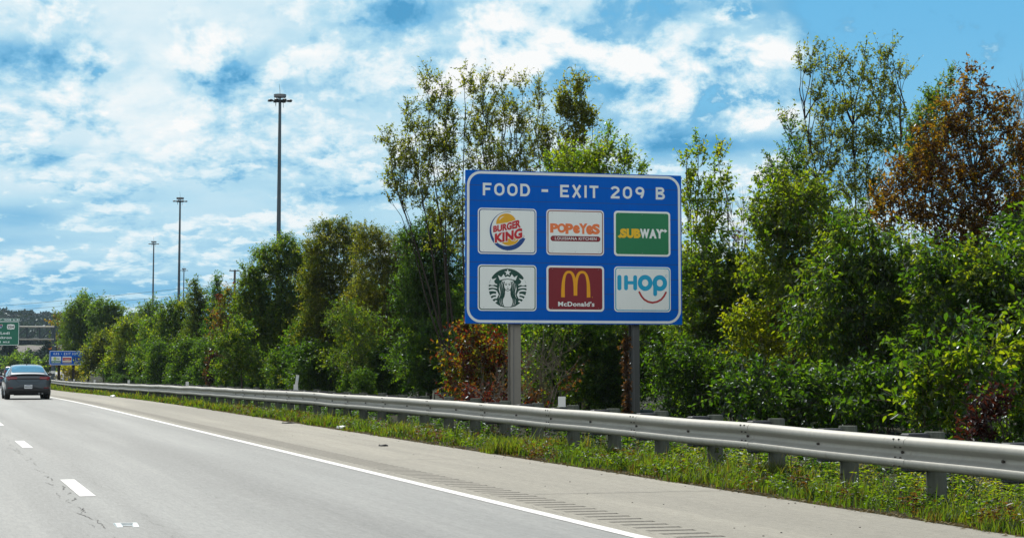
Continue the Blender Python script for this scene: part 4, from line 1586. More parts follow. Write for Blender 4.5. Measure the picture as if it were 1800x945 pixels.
# ------------------------------------------------------------------ high-mast lights
def high_mast(px, py_top, Z):
    p = at(px, 642, Z)
    gz = ground_z(p.x, p.y) if Z < 260 else -.8
    H = at(px, py_top, Z).z - gz
    root = empty('high_mast_light', (p.x, p.y, gz))
    mb = MB()
    mb.tube([(0, 0, -.2), (0, 0, H * .35), (0, 0, H * .7), (0, 0, H - .55)], [.34, .29, .22, .165], 12, M['galv_pole'])
    mb.build('mast', None, root)
    mb = MB()
    mb.cyl((0, 0, H - .02), .72, .34, 24, M['lamp_grey'], .74)
    mb.cyl((0, 0, H + .32), .74, .05, 24, M['lamp_grey'], .30)
    mb.cyl((0, 0, H - .6), .10, .62, 8, M['lamp_dark'])
    for k in range(3):
        a = 2 * PI * k / 3
        mb.tube([(.45 * math.cos(a), .45 * math.sin(a), H - .42), (.6 * math.cos(a), .6 * math.sin(a), H)], .035, 6, M['lamp_dark'])
    mb.tube([(0, 0, H + .35), (-.03, 0, H + .9), (-.12, 0, H + 1.6)], [.028, .022, .014], 5, M['lamp_dark'])
    mb.build('lightning_cap', None, root)
    mb = MB()
    rg = [[((.72 + .07 * math.cos(b)) * math.cos(a), (.72 + .07 * math.cos(b)) * math.sin(a), H - .45 + .09 * math.sin(b)) for b in np.linspace(0, 2 * PI, 9)[:-1]] for a in np.linspace(0, 2 * PI, 25)]
    mb.grid(rg, M['lamp_dark'], True, closed=True)
    mb.cyl((0, 0, H - .62), .30, .30, 12, M['lamp_dark'])
    for a in (0, PI / 2, PI, 1.5 * PI):
        mb.tube([(0, 0, H - .45), (.72 * math.cos(a), .72 * math.sin(a), H - .45)], .04, 6, M['lamp_dark'])
    for a, l in ((2.6, .5), (2.9, .35), (.5, .6), (4.4, .3)):
        mb.tube([(.5 * math.cos(a), .5 * math.sin(a), H - .6), (.52 * math.cos(a), .52 * math.sin(a), H - .6 - l)], .025, 5, M['lamp_dark'])
    mb.build('lamp_ring', None, root)
    for k in range(8):
        a = 2 * PI * (k + .35) / 8
        mb = MB()
        d = Vector((math.cos(a), math.sin(a), 0))
        mb.tube([d * .78 + Vector((0, 0, H - .46)), d * .98 + Vector((0, 0, H - .44))], .045, 6, M['lamp_dark'])
        # flat shoebox head with a domed top
        P = []
        sd = Vector((-d.y, d.x, 0))
        for t, ww, hh in ((.90, .10, .05), (.98, .20, .11), (1.20, .25, .15), (1.42, .23, .13), (1.52, .12, .06)):
            c_ = d * t + Vector((0, 0, H - .45))
            P.append([tuple(c_ + sd * (ww * math.cos(b)) + Vector((0, 0, hh * math.sin(b) if math.sin(b) > 0 else .45 * hh * math.sin(b)))) for b in np.linspace(0, 2 * PI, 11)[:-1]])
        mb.grid(P, M['lamp_dark'], True, closed=True)
        mb.add(P[0], [tuple(range(9, -1, -1))], M['lamp_dark']); mb.add(P[-1], [tuple(range(10))], M['lamp_dark'])
        mb.build('luminaire', None, root)
    return root


for (px, py, Z, lab) in ((487.5, 171, 233, 'tall high-mast light nearest the road rising behind the big trees'),
                         (312.5, 350, 392, 'second tallest high-mast light left of the tall one'),
                         (267, 426, 544, 'thinner high-mast light leftmost of the four against the clouds'),
                         (321, 473, 690, 'smallest and farthest high-mast light just right of the second tallest')):
    tag(high_mast(px, py, Z), lab, 'street light', 'high-mast lights beyond the trees')

# ------------------------------------------------------------------ utility pole with wires
p = at(410, 642, 245)
gz = -.9
ht = at(410, 474, 245).z - gz
up_ = empty('utility_pole', (p.x, p.y, gz))
tag(up_, 'brown wooden utility pole with short crossarm showing above the trees', 'utility pole')
mb = MB(); mb.tube([(0, 0, -.3), (.02, 0, ht * .5), (.06, 0, ht)], [.20, .17, .13], 10, M['pole_wood']); mb.build('pole', None, up_)
mb = MB(); mb.box((-.05, 0, ht - .12), (1.15, .10, .12), M['pole_wood']); mb.build('crossarm', None, up_)
for x in (-.52, .42):
    mb = MB(); mb.cyl((x, 0, ht - .06), .04, .16, 8, M['lamp_grey']); mb.build('insulator', None, up_)
mb = MB(); mb.tube([(-.10, 0, ht - 1.6), (-.42, 0, ht - 2.6)], .03, 5, M['lamp_dark']); mb.build('bracket', None, up_)
tp = p
for i, (y0, y1, lab) in enumerate(((497, 536, 'highest of the thin overhead wires crossing the sky at left'), (510, 543, 'middle one of the thin overhead wires crossing the sky at left'), (525, 551, 'lowest of the thin overhead wires crossing the sky at left'))):
    a = at(408, y0, 245)
    b = at(-160, y1 + 13, 330)
    mb = MB()
    pts = []
    for t in np.linspace(0, 1, 30):
        q_ = a.lerp(b, t)
        q_.z -= .3 * 4 * t * (1 - t)
        pts.append(q_)
    mb.tube(pts, .022, 5, M['lamp_dark'])
    o = mb.build('overhead_wire')
    tag(o, lab, 'wire', 'overhead wires')
    c = at(860, y0 - 24, 190)
    mb = MB()

# ------------------------------------------------------------------ small roadside things
def marker_post(px, Z, top_py, lean, lab):
    p = at(px, 642, Z)
    gz = ground_z(p.x, p.y)
    H = at(px, top_py, Z).z - gz
    mb = MB()
    mb.box((0, 0, H / 2 - .1), (.095, .025, H + .2), M['white_plastic'], .006)
    mb.box((0, -.0145, H - .12), (.075, .004, .12), M['sign_white'])
    o = mb.build('marker_post')
    o.location = (p.x, p.y, gz)
    o.rotation_euler = (0, lean, 0)
    tag(o, lab, 'marker post')


marker_post(513.5, 66, 658, .14, 'white flexible marker post leaning to the right behind the guard rail')
marker_post(110.5, 205, 656, .05, 'faint white marker post under the distant gas sign')

# raised pavement marker: iron casting with a white reflector, in the lane line
p = at(225, 920, 16.4)
mk = empty('road_marker', (1.60, p.y, .0))
tag(mk, 'snowploughable iron road marker with white reflector in the lane line', 'road marker')
mb = MB()
for s in (-1, 1):
    prof = [(-.20, .002), (-.12, .012), (.0, .020), (.12, .012), (.20, .002)]
    P = [[(s * .065 - .028, y, -.01), (s * .065 - .022, y, z), (s * .065 + .022, y, z), (s * .065 + .028, y, -.01)] for y, z in prof]
    mb.grid(P, M['sign_white'], False)
P = [[(-.09, y, -.005), (-.09, y, z), (.09, y, z), (.09, y, -.005)] for y, z in ((-.10, .004), (-.04, .012), (.06, .012), (.12, .004))]
mb.grid(P, M['sign_white'], False)
mb.f = [f[::-1] for f in mb.f]
mb.build('casting', None, mk)
mb = MB()
mb.box((0, -.06, .018), (.10, .012, .018), M['white_plastic'])
mb.build('reflector', None, mk)


def scrap(name, px, py, pts, th, mat, lab, cat, h=.0):
    Z = CAM_Z * 3500 / (py - 642)
    p = at(px, 642, Z)
    mb = MB()
    n = len(pts)
    vs = [(x, y, 0) for x, y in pts] + [(x * .85, y * .85, th * (1 + .5 * math.sin(i * 2.1))) for i, (x, y) in enumerate(pts)]
    fs = [tuple(range(n - 1, -1, -1)), tuple(range(n, 2 * n))] + [(i, (i + 1) % n, n + (i + 1) % n, n + i) for i in range(n)]
    mb.add(vs, fs, mat)
    o = mb.build(name)
    o.location = (p.x, p.y, max(road_z(p.y), ground_z(p.x, p.y)) + h + .002)
    tag(o, lab, cat)


blob = lambda a, b, n=9, s=1: [(a * math.cos(t) * random.uniform(.75, 1.1), b * math.sin(t) * random.uniform(.75, 1.1)) for t in np.linspace(0, 2 * PI, n + 1)[:-1]]
scrap('tyre_scrap', 675, 782.5, blob(.08, .10), .02, M['tyre'], 'small black tyre scrap lying on the tan shoulder', 'debris')
scrap('litter', 601, 751.5, blob(.11, .10, 7), .04, M['white_plastic'], 'crumpled white litter at the edge of the grass', 'litter')
scrap('litter', 199, 694.5, blob(.14, .13, 7), .07, M['white_plastic'], 'small white litter by the far guard rail', 'litter')
scrap('tyre_scrap', 508, 743.0, blob(.16, .12), .02, M['tyre'], 'flat dark scrap at the grass edge left of the white litter', 'debris')
pebs = MB()
for i in range(60):
    x = random.uniform(5.95, 8.0) if random.random() < .55 else random.uniform(7.75, 8.10)
    y = 14 + 40 * random.random() ** 1.6
    s = random.uniform(.002, .008)
    pebs.box((x, y, s * .4), (s * 2, s * 1.6, s), M['tyre'] if random.random() < .6 else M['groove'])
o = pebs.build('gravel', None); o['kind'] = 'stuff'
# ------------------------------------------------------------------ vegetation
def leafmat(name, d, t, gloss=.09, trans=.5):
    """d: leaf colours seen from the lit side, t: colours of light passing through"""
    m, gg, o = material(name)
    a = gg.node('ShaderNodeAttribute', attribute_name='tint').outputs['Fac']
    n = len(d)
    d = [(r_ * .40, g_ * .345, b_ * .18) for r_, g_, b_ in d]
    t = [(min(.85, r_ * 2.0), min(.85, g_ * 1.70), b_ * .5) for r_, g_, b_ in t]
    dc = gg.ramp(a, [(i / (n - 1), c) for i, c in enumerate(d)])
    tcol = gg.ramp(a, [(i / (n - 1), c) for i, c in enumerate(t)])
    df = gg.node('ShaderNodeBsdfDiffuse'); gg.put(df.inputs[0], dc)
    tr_ = gg.node('ShaderNodeBsdfTranslucent'); gg.put(tr_.inputs[0], tcol)
    gl_ = gg.node('ShaderNodeBsdfGlossy'); gl_.inputs['Roughness'].default_value = .38
    gl_.inputs['Color'].default_value = (.75, .85, .9, 1)
    m1 = gg.node('ShaderNodeMixShader'); m1.inputs[0].default_value = trans
    gg.nt.links.new(df.outputs[0], m1.inputs[1]); gg.nt.links.new(tr_.outputs[0], m1.inputs[2])
    m2 = gg.node('ShaderNodeMixShader')
    lw = gg.node('ShaderNodeLayerWeight'); lw.inputs[0].default_value = .25
    gg.put(m2.inputs[0], gg.m('MULTIPLY_ADD', lw.outputs['Fresnel'], .07, gloss * .28))
    gg.nt.links.new(m1.outputs[0], m2.inputs[1]); gg.nt.links.new(gl_.outputs[0], m2.inputs[2])
    gg.nt.links.new(m2.outputs[0], o.inputs['Surface'])
    return m


PAL = {
    'dark': leafmat('leaf_dark_green', [(.012, .034, .010), (.022, .058, .014), (.040, .085, .020)], [(.035, .11, .010), (.07, .19, .014), (.15, .30, .02)]),
    'mid': leafmat('leaf_green', [(.022, .055, .012), (.036, .085, .016), (.065, .110, .020)], [(.06, .17, .012), (.13, .27, .016), (.26, .38, .02)]),
    'bright': leafmat('leaf_bright_green', [(.034, .085, .014), (.060, .120, .018), (.105, .150, .022)], [(.12, .30, .014), (.26, .44, .018), (.48, .56, .025)]),
    'yellow': leafmat('leaf_yellow_green', [(.045, .085, .014), (.085, .120, .018), (.150, .150, .020)], [(.13, .28, .014), (.27, .40, .018), (.48, .52, .025)]),
    'olive': leafmat('leaf_olive', [(.026, .046, .012), (.050, .070, .015), (.085, .085, .018)], [(.07, .15, .010), (.16, .25, .014), (.30, .34, .018)]),
    'elm': leafmat('leaf_elm', [(.040, .062, .016), (.066, .088, .020), (.100, .112, .028)], [(.12, .19, .018), (.20, .29, .024), (.31, .36, .034)]),
    'rust': leafmat('leaf_rust', [(.040, .026, .012), (.085, .040, .012), (.120, .062, .014), (.060, .070, .016)], [(.075, .036, .008), (.17, .088, .010), (.30, .19, .014), (.17, .19, .014)]),
    'red': leafmat('leaf_red', [(.040, .010, .010), (.075, .015, .014), (.11, .030, .014), (.09, .08, .016)], [(.05, .008, .012), (.10, .014, .016), (.18, .045, .016), (.20, .16, .02)]),
    'sumac': leafmat('leaf_turning', [(.050, .012, .012), (.085, .024, .014), (.120, .075, .016), (.10, .11, .018), (.05, .09, .014)], [(.08, .010, .010), (.15, .024, .012), (.28, .12, .016), (.32, .31, .02), (.12, .21, .014)]),
    'plum': leafmat('leaf_plum', [(.030, .010, .014), (.050, .013, .018), (.085, .022, .022)], [(.022, .006, .014), (.040, .010, .018), (.075, .022, .022)]),
    'blue': leafmat('leaf_soft_green', [(.030, .066, .026), (.042, .088, .030), (.062, .108, .036)], [(.07, .18, .03), (.12, .25, .035), (.20, .33, .04)]),
    'gold': leafmat('leaf_gold', [(.16, .11, .014), (.24, .17, .016), (.09, .11, .016)], [(.55, .36, .015), (.72, .52, .02), (.3, .4, .02)]),
    'brown': leafmat('leaf_dead_brown', [(.040, .024, .016), (.060, .036, .022), (.085, .050, .030)], [(.06, .03, .016), (.10, .05, .024), (.15, .08, .03)]),
    'far': leafmat('leaf_far_wood', [(.030, .075, .16), (.045, .105, .19), (.062, .130, .21)], [(.009, .022, .03), (.014, .032, .04), (.02, .042, .05)], trans=.3),  # bluish leaves: distance haze is partly put into the colour
    'grass': leafmat('grass_blade', [(.12, .09, .045), (.036, .075, .020), (.055, .105, .026), (.090, .135, .034), (.16, .15, .05)], [(.12, .09, .05), (.06, .14, .02), (.10, .21, .028), (.17, .27, .04), (.30, .27, .08)], gloss=.05, trans=.45),
}


def norm(a):
    return a / (np.linalg.norm(a, axis=-1, keepdims=True) + 1e-9)


class Cloud:
    """gathers leaves and twigs as arrays; becomes one crown mesh and one wood mesh"""
    def __init__(self):
        self.P, self.D, self.N, self.L, self.W, self.T = [], [], [], [], [], []
        self.a, self.b, self.ra, self.rb = [], [], [], []

    def leaves(self, P, D, N, L, W, T):
        for l, v in zip((self.P, self.D, self.N, self.L, self.W, self.T), (P, D, N, L, W, T)):
            l.append(v)

    def seg(self, a, b, ra, rb):
        self.a.append(a); self.b.append(b); self.ra.append(ra); self.rb.append(rb)

    def crown(self, name, mat, parent, fine=False):
        P, D, N = np.concatenate(self.P), norm(np.concatenate(self.D)), np.concatenate(self.N)
        L, W, T = np.concatenate(self.L), np.concatenate(self.W), np.concatenate(self.T)
        Sd = norm(np.cross(D, N))
        N = np.cross(Sd, D)
        n = len(P)
        L1, W1 = L[:, None], (L * W)[:, None]
        fold = .16
        tip = P + D * L1 - N * L1 * .10
        if fine:
            r1 = P + D * L1 * .28 + Sd * W1 * .5 + N * W1 * fold
            r2 = P + D * L1 * .66 + Sd * W1 * .42 + N * W1 * fold
            l1 = P + D * L1 * .28 - Sd * W1 * .5 + N * W1 * fold
            l2 = P + D * L1 * .66 - Sd * W1 * .42 + N * W1 * fold
            V = np.stack([P, r1, r2, tip, l2, l1], 1).reshape(-1, 3)
            base = (np.arange(n) * 6)[:, None]
            F = np.concatenate([base + [[0, 1, 2, 3]], base + [[0, 3, 4, 5]]], 1).reshape(-1)
            k = 4
        else:
            r1 = P + D * L1 * .42 + Sd * W1 * .5 + N * W1 * fold
            l1 = P + D * L1 * .42 - Sd * W1 * .5 + N * W1 * fold
            V = np.stack([P, r1, tip, l1], 1).reshape(-1, 3)
            base = (np.arange(n) * 4)[:, None]
            F = np.concatenate([base + [[0, 1, 2]], base + [[0, 2, 3]]], 1).reshape(-1)
            k = 3
        return raw_mesh(name, V, F, k, mat, parent, np.repeat(T, 2))

    def wood(self, name, mat, parent, n=5):
        a, b = np.array(self.a, float), np.array(self.b, float)
        ra, rb = np.array(self.ra)[:, None], np.array(self.rb)[:, None]
        d = norm(b - a)
        ref = np.where(np.abs(d[:, 2:3]) > .9, [[1., 0, 0]], [[0, 0, 1.]])
        u = norm(np.cross(d, ref)); v = np.cross(d, u)
        b2 = b + d * rb * .3
        ring = []
        for base, r in ((a, ra), (b2, rb)):
            for k in range(n):
                t = 2 * PI * k / n
                ring.append(base + (u * math.cos(t) + v * math.sin(t)) * r)
        V = np.stack(ring, 1).reshape(-1, 3)
        m_ = len(a)
        base = (np.arange(m_) * 2 * n)[:, None]
        F = np.concatenate([base + [[k, (k + 1) % n, n + (k + 1) % n, n + k]] for k in range(n)], 1).reshape(-1)
        return raw_mesh(name, V, F, 4, mat, parent, None)


def raw_mesh(name, V, F, k, mat, parent, tint):
    me = bpy.data.meshes.new(name)
    me.vertices.add(len(V))
    me.vertices.foreach_set('co', V.astype(np.float32).reshape(-1))
    me.loops.add(len(F))
    me.loops.foreach_set('vertex_index', F.astype(np.int32))
    me.polygons.add(len(F) // k)
    me.polygons.foreach_set('loop_start', np.arange(0, len(F), k, dtype=np.int32))
    me.materials.append(mat)
    if tint is not None:
        at_ = me.attributes.new('tint', 'FLOAT', 'FACE')
        at_.data.foreach_set('value', np.clip(tint, 0, 1).astype(np.float32))
    me.update(calc_edges=True)
    o = bpy.data.objects.new(name, me)
    col.objects.link(o)
    if parent is not None: o.parent = parent
    return o


DENS = 2.9
RV = np.array([_r.x, _r.y, 0.0])
FV = np.array([math.sin(YAW), math.cos(YAW), 0.0])
UP = np.array([0, 0, 1.0])


def plant(name, label, cat, bpx, Z, blobs, pal, bark='bark', L=None, W=.55, dens=3.4, tl=None, up=.35, droop=.25, stems=1, tr=None, lf=9, tw=5,
          group=None, fine=False, bare=0.0, tshift=0.0, base_z=None, skirt=True, tvar=.32):
    """a plant from its blobs of foliage (photo x, y, half width, half height): trunk and limbs reach into
    every blob, branch towards leaf clumps, and end in leafy twigs"""
    mm = Z / 3500.0
    p0 = at(bpx, 642, Z)
    gz = ground_z(p0.x, p0.y) if base_z is None else base_z
    B0 = np.array([p0.x, p0.y, gz])
    L = max(.098, Z * .00135) if L is None else L
    L *= .88
    tl = max(.42, L * 4.2) if tl is None else tl
    C = Cloud()
    bl = []
    for b in blobs:
        px, py, rx, ry = b[:4]
        k = b[4] if len(b) > 4 else 1.0
        dzp = b[5] if len(b) > 5 else 0.0
        rx, ry = rx * mm, ry * mm
        rd = min(max(rx, ry * .7), 3.2) if rx > .6 else rx * 1.3
        dzp += float(rng.uniform(-.25, .25)) * rd
        c = at(px, py, Z + dzp)
        bl.append((np.array([c.x, c.y, c.z]) - B0, rx, rd, ry, k))
    ztop = max(b[0][2] + b[3] for b in bl)
    wsum = sum(b[1] * b[3] for b in bl)
    cen = sum(b[0] * (b[1] * b[3]) for b in bl) / wsum
    tr = .020 * ztop + .02 if tr is None else tr
    K = []
    KR = []

    def limb(pts, r0, r1):
        n = len(pts)
        for i in range(n - 1):
            a = r0 + (r1 - r0) * i / (n - 1); b = r0 + (r1 - r0) * (i + 1) / (n - 1)
            C.seg(pts[i], pts[i + 1], a, b)
        K.extend(pts[1:]); KR.extend([r0 + (r1 - r0) * (i + 1) / (n - 1) for i in range(n - 1)])

    def curve(a, b, sag, n, wob):
        t = np.linspace(0, 1, n)[:, None]
        p = a + (b - a) * t + np.array([0, 0, 1.0]) * sag * (t * (1 - t)) * 4
        w = np.zeros((n, 3))
        for f_ in (1, 2, 3):            # smooth bends, pinned at both ends
            w += np.sin(t * PI * f_) * rng.normal(0, wob / f_, (1, 3))
        return list(p + w)
    trunks = []
    for s in range(stems):
        if stems == 1:
            topc = np.array([cen[0], cen[1], ztop * .72])
            a = np.array([0, 0, -.25])
        else:
            tb = bl[(s * max(1, len(bl) // stems)) % len(bl)]
            topc = tb[0] * np.array([1, 1, .92])
            a = np.array([rng.uniform(-.25, .25), rng.uniform(-.25, .25), -.2])
        pts = curve(a, topc, 0, 12, .012 * ztop)
        for q_ in pts: pass
        limb(pts, tr * .62 / math.sqrt(stems) + .008, .006)
        trunks.append(np.array(pts))
    allt = np.concatenate(trunks)
    for c, rx, rd, ry, k in bl:
        d = np.linalg.norm((allt - c) * [1, 1, .55] + [0, 0, 0], axis=1) + np.maximum(0, allt[:, 2] - c[2] * .85) * 3
        s = allt[np.argmin(d)]
        ln = np.linalg.norm(c - s)
        if ln > .3:
            limb(curve(s, c, -.07 * ln, 8, .035 * ln), min(tr * .30, .008 + .007 * ln), .006)
    # clumps
    for c, rx, rd, ry, k in bl:
        area = PI * rx * ry
        n = max(3, int(dens * DENS * k * area / (tl * tl) + .5))
        u = norm(rng.normal(0, 1, (n, 3)))
        r = rng.random(n) ** .45 * np.exp(rng.normal(0, .16, n))
        r[: n // 10] *= 1.28
        off = u * r[:, None]
        X = c + RV * (off[:, 0] * rx)[:, None] + FV * (off[:, 1] * rd)[:, None] + UP * (off[:, 2] * ry)[:, None]
        order = np.argsort(r)
        ctint = rng.normal(0, tvar * .7, n)
        for i in order:
            x = X[i]
            if x[2] < .12: continue
            KA = np.array(K)
            dd = np.linalg.norm(KA - x, axis=1) + np.maximum(0, KA[:, 2] - x[2] + .1) * 1.4
            j = int(np.argmin(dd))
            s = KA[j]
            ln = np.linalg.norm(x - s)
            if ln < .05: continue
            br0 = min(KR[j] * .7, .005 + .008 * ln)
            mid = (s + x) / 2 + rng.normal(0, .07 * ln, 3) - UP * .05 * ln
            C.seg(s, mid, br0, br0 * .75); C.seg(mid, x, br0 * .75, .0045)
            K.append(mid); KR.append(br0 * .75); K.append(x); KR.append(.006)
            bd = norm(x - mid)
            od = norm((x - c) * [1, 1, .8] + 1e-6)
            m_ = tw
            st = mid + (x - mid) * rng.uniform(.35, 1.0, (m_, 1))
            td = norm(bd * .55 + od * .35 + UP * up + rng.normal(0, .55, (m_, 3)))
            tln = tl * rng.uniform(.45, 1.3, m_) * (1.35 if rng.random() < .15 else 1.0)
            en = st + td * tln[:, None] - UP * (droop * .25 * tln[:, None])
            for a_, b_ in zip(st, en):
                C.seg(a_, b_, .0045, .002)
            if rng.random() < bare: continue
            t = (np.arange(lf) + rng.random((m_, lf)) * .9 + .15) / lf
            t = np.clip(t, 0, 1.02)
            LP = (st[:, None, :] + (en - st)[:, None, :] * t[..., None]).reshape(-1, 3)
            nn = len(LP)
            side = norm(rng.normal(0, 1, (nn, 3)))
            ldir = norm(np.repeat(td, lf, 0) * .45 + side * .85 - UP * droop)
            lnor = norm(UP * .75 + rng.normal(0, .62, (nn, 3)))
            LP = LP + side * L * .12
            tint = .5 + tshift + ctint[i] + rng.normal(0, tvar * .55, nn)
            C.leaves(LP, ldir, lnor, L * rng.uniform(.65, 1.2, nn), np.full(nn, W) * rng.uniform(.85, 1.15, nn), tint)
    root = empty(name, tuple(B0))
    tag(root, label, cat, group)
    if C.P: C.crown('crown' if name.endswith('tree') else 'foliage', PAL[pal], root, fine)
    C.wood('trunk' if name.endswith('tree') else 'stems', M[bark], root)
    return root


SPECS = []
def spec(*a, **k): SPECS.append((a, k))


# --- the tall open elms behind the food sign
spec('elm_tree', 'open tall elm leaning left with sparse olive leaves beside the food sign', 'tree', 812, 62,
     [(684, 250, 14, 24), (700, 285, 24, 34), (690, 320, 18, 24), (712, 345, 26, 34), (738, 300, 26, 34), (688, 352, 12, 9), (722, 200, 14, 18), (735, 235, 24, 28), (722, 265, 18, 20),
      (752, 150, 14, 26), (762, 185, 20, 30), (785, 170, 10, 36), (785, 215, 22, 34), (765, 260, 30, 40), (792, 270, 22, 50), (760, 325, 34, 40, .8), (795, 350, 24, 50), (775, 400, 30, 40), (808, 410, 20, 50)],
     'elm', 'bark_dark', L=.11, dens=2.0, up=.8, droop=.1, stems=5, tr=.17, tw=4, lf=7)
spec('elm_tree', 'tall airy elm with two upright plumes rising behind the left half of the food sign', 'tree', 850, 61,
     [(818, 140, 11, 22), (832, 165, 14, 28), (848, 140, 12, 22), (845, 195, 24, 38), (882, 150, 8, 28), (868, 200, 20, 45), (888, 205, 10, 40), (835, 240, 24, 38), (865, 260, 30, 45), (842, 290, 26, 40), (880, 300, 24, 50), (860, 350, 50, 50)],
     'elm', 'bark_dark', L=.10, dens=1.25, up=.9, droop=.1, stems=5, tr=.16, tw=5, lf=8, tshift=.12)
spec('elm_tree', 'tall airy elm with short pointed plumes above the middle of the food sign', 'tree', 925, 60,
     [(902, 175, 8, 28), (918, 155, 8, 28), (915, 200, 20, 32), (948, 165, 8, 34), (945, 210, 18, 40), (962, 230, 12, 34), (905, 240, 22, 40), (935, 260, 30, 40), (965, 275, 18, 34), (920, 300, 40, 44), (940, 350, 50, 50)],
     'elm', 'bark_dark', L=.10, dens=1.25, up=.9, droop=.1, stems=5, tr=.15, tw=5, lf=8, tshift=.18)
spec('elm_tree', 'slim elm with one pointed plume above the dash of the food sign', 'tree', 1000, 59,
     [(1022, 150, 9, 22), (1012, 178, 16, 28), (991, 165, 10, 20), (1000, 205, 20, 28), (1022, 215, 14, 35), (1040, 205, 7, 26), (984, 190, 10, 14), (1008, 250, 22, 30), (1010, 300, 40, 40)],
     'elm', 'bark_dark', L=.12, dens=2.5, up=.9, droop=.1, stems=3, tr=.12, tw=5, lf=8, tshift=.18)
spec('leafy_tree', 'bushy yellow-green tree peeping over the top of the food sign', 'tree', 1030, 52,
     [(1074, 248, 7, 20), (1068, 275, 16, 22), (1102, 265, 7, 20), (1095, 288, 12, 18), (1045, 275, 28, 24), (1005, 278, 32, 18), (975, 288, 16, 12), (1060, 300, 55, 30), (1000, 310, 50, 30), (1030, 360, 90, 60, .6), (1125, 300, 7, 8)],
     'bright', 'bark', dens=2.2, up=.6, droop=.15, tshift=-.05)
# --- right of the food sign
spec('sapling_tree', 'young tree with loose upright shoots just right of the food sign', 'tree', 1232, 47,
     [(1207, 268, 5, 26), (1206, 310, 9, 34), (1226, 262, 5, 22), (1226, 305, 9, 34), (1262, 280, 5, 22), (1255, 315, 9, 28), (1277, 325, 5, 20), (1272, 350, 9, 22), (1215, 355, 18, 34), (1245, 360, 20, 34), (1225, 405, 30, 40), (1260, 400, 24, 36), (1240, 460, 45, 45)],
     'bright', 'bark', L=.115, dens=1.5, up=.9, droop=.1, stems=4, tr=.09, tshift=-.02)
spec('bare_tree', 'leafless grey sapling with thin bare twigs between the sign and the tall elm', 'tree', 1298, 52,
     [(1290, 385, 10, 26), (1306, 380, 8, 24), (1298, 420, 18, 30)], 'brown', 'bark_pale', dens=2.6, up=1.2, droop=0, stems=3, tr=.05, bare=.97)
spec('dark_tree', 'dark green tree with stepped pointed tips left of the tall elm', 'tree', 1385, 49,
     [(1324, 358, 7, 16), (1332, 385, 12, 22), (1355, 285, 7, 18), (1360, 318, 14, 28), (1345, 350, 16, 28), (1375, 330, 20, 40), (1398, 285, 16, 34), (1388, 240, 8, 22), (1400, 330, 30, 44), (1365, 385, 36, 36), (1410, 380, 40, 40)],
     'dark', 'bark_dark', dens=2.1, up=.6, droop=.15, tshift=.2)
spec('elm_tree', 'tallest open elm with fine airy shoots against the blue sky at right', 'tree', 1530, 51,
     [(1404, 104, 5, 8), (1416, 120, 8, 12), (1424, 98, 5, 14), (1430, 125, 10, 20), (1451, 96, 5, 18), (1452, 130, 12, 24), (1474, 118, 9, 22), (1476, 155, 16, 26), (1438, 165, 16, 26), (1496, 108, 7, 16), (1520, 102, 6, 18), (1512, 140, 15, 32), (1546, 112, 10, 24), (1566, 88, 5, 14), (1556, 100, 6, 14), (1542, 150, 16, 34), (1578, 125, 6, 16), (1574, 150, 9, 26), (1590, 140, 4, 10),
      (1505, 195, 24, 36), (1470, 205, 22, 32), (1450, 210, 16, 26), (1545, 205, 22, 36), (1568, 195, 14, 30), (1593, 205, 9, 14), (1438, 245, 20, 28), (1480, 255, 30, 34), (1520, 260, 28, 36), (1558, 255, 22, 34), (1385, 222, 12, 12), (1372, 212, 5, 5), (1405, 240, 16, 16), (1425, 285, 22, 26), (1470, 310, 34, 34), (1525, 320, 34, 36), (1500, 370, 50, 40)],
     'elm', 'bark_dark', L=.105, dens=2.2, up=.7, droop=.15, stems=4, tr=.16, tw=4, lf=7, tshift=-.08)
spec('leafy_tree', 'sunlit yellow-green tree in front of the tallest elm', 'tree', 1410, 42,
     [(1340, 335, 9, 20), (1350, 365, 18, 26), (1378, 335, 20, 22), (1400, 322, 14, 14), (1420, 335, 22, 22), (1448, 350, 24, 26), (1395, 370, 40, 36), (1440, 400, 45, 40), (1360, 410, 34, 36), (1335, 395, 14, 26), (1400, 440, 60, 40), (1475, 395, 16, 26), (1345, 450, 36, 34), (1380, 490, 50, 40), (1430, 500, 50, 40)],
     'mid', 'bark', L=.125, dens=2.8, up=.2, droop=.5, tshift=.22)
spec('leafy_tree', 'thin green tree poking up behind the rust-brown oak', 'tree', 1640, 55,
     [(1673, 138, 5, 18), (1668, 165, 9, 20), (1650, 158, 9, 14), (1632, 175, 12, 14), (1645, 190, 22, 20), (1612, 195, 12, 12), (1625, 220, 20, 22), (1605, 235, 18, 20), (1650, 230, 24, 26), (1600, 265, 24, 26), (1630, 290, 40, 40)],
     'mid', 'bark', dens=2.7, up=.6, droop=.15, stems=3, tr=.12)
spec('oak_tree', 'rust-brown oak filling the upper right corner', 'tree', 1690, 44,
     [(1706, 140, 7, 18), (1700, 168, 14, 20), (1722, 160, 8, 18), (1680, 190, 18, 20), (1706, 200, 20, 26), (1655, 215, 18, 18), (1635, 225, 14, 14), (1748, 165, 7, 16), (1742, 190, 14, 22), (1768, 200, 10, 16), (1760, 225, 18, 22), (1675, 240, 30, 30), (1725, 245, 30, 32), (1630, 262, 26, 26), (1600, 290, 24, 24), (1572, 320, 22, 24), (1545, 360, 18, 22), (1640, 310, 36, 34), (1590, 350, 34, 30), (1690, 300, 40, 40), (1745, 300, 34, 40), (1785, 260, 22, 44), (1560, 395, 22, 18), (1620, 385, 44, 30), (1690, 370, 50, 40), (1760, 370, 50, 44), (1815, 300, 34, 60), (1820, 400, 44, 60), (1700, 430, 60, 34)],
     'rust', 'bark_dark', L=.115, dens=2.5, up=.4, droop=.2, tr=.2, tw=5, lf=8, tshift=.04)
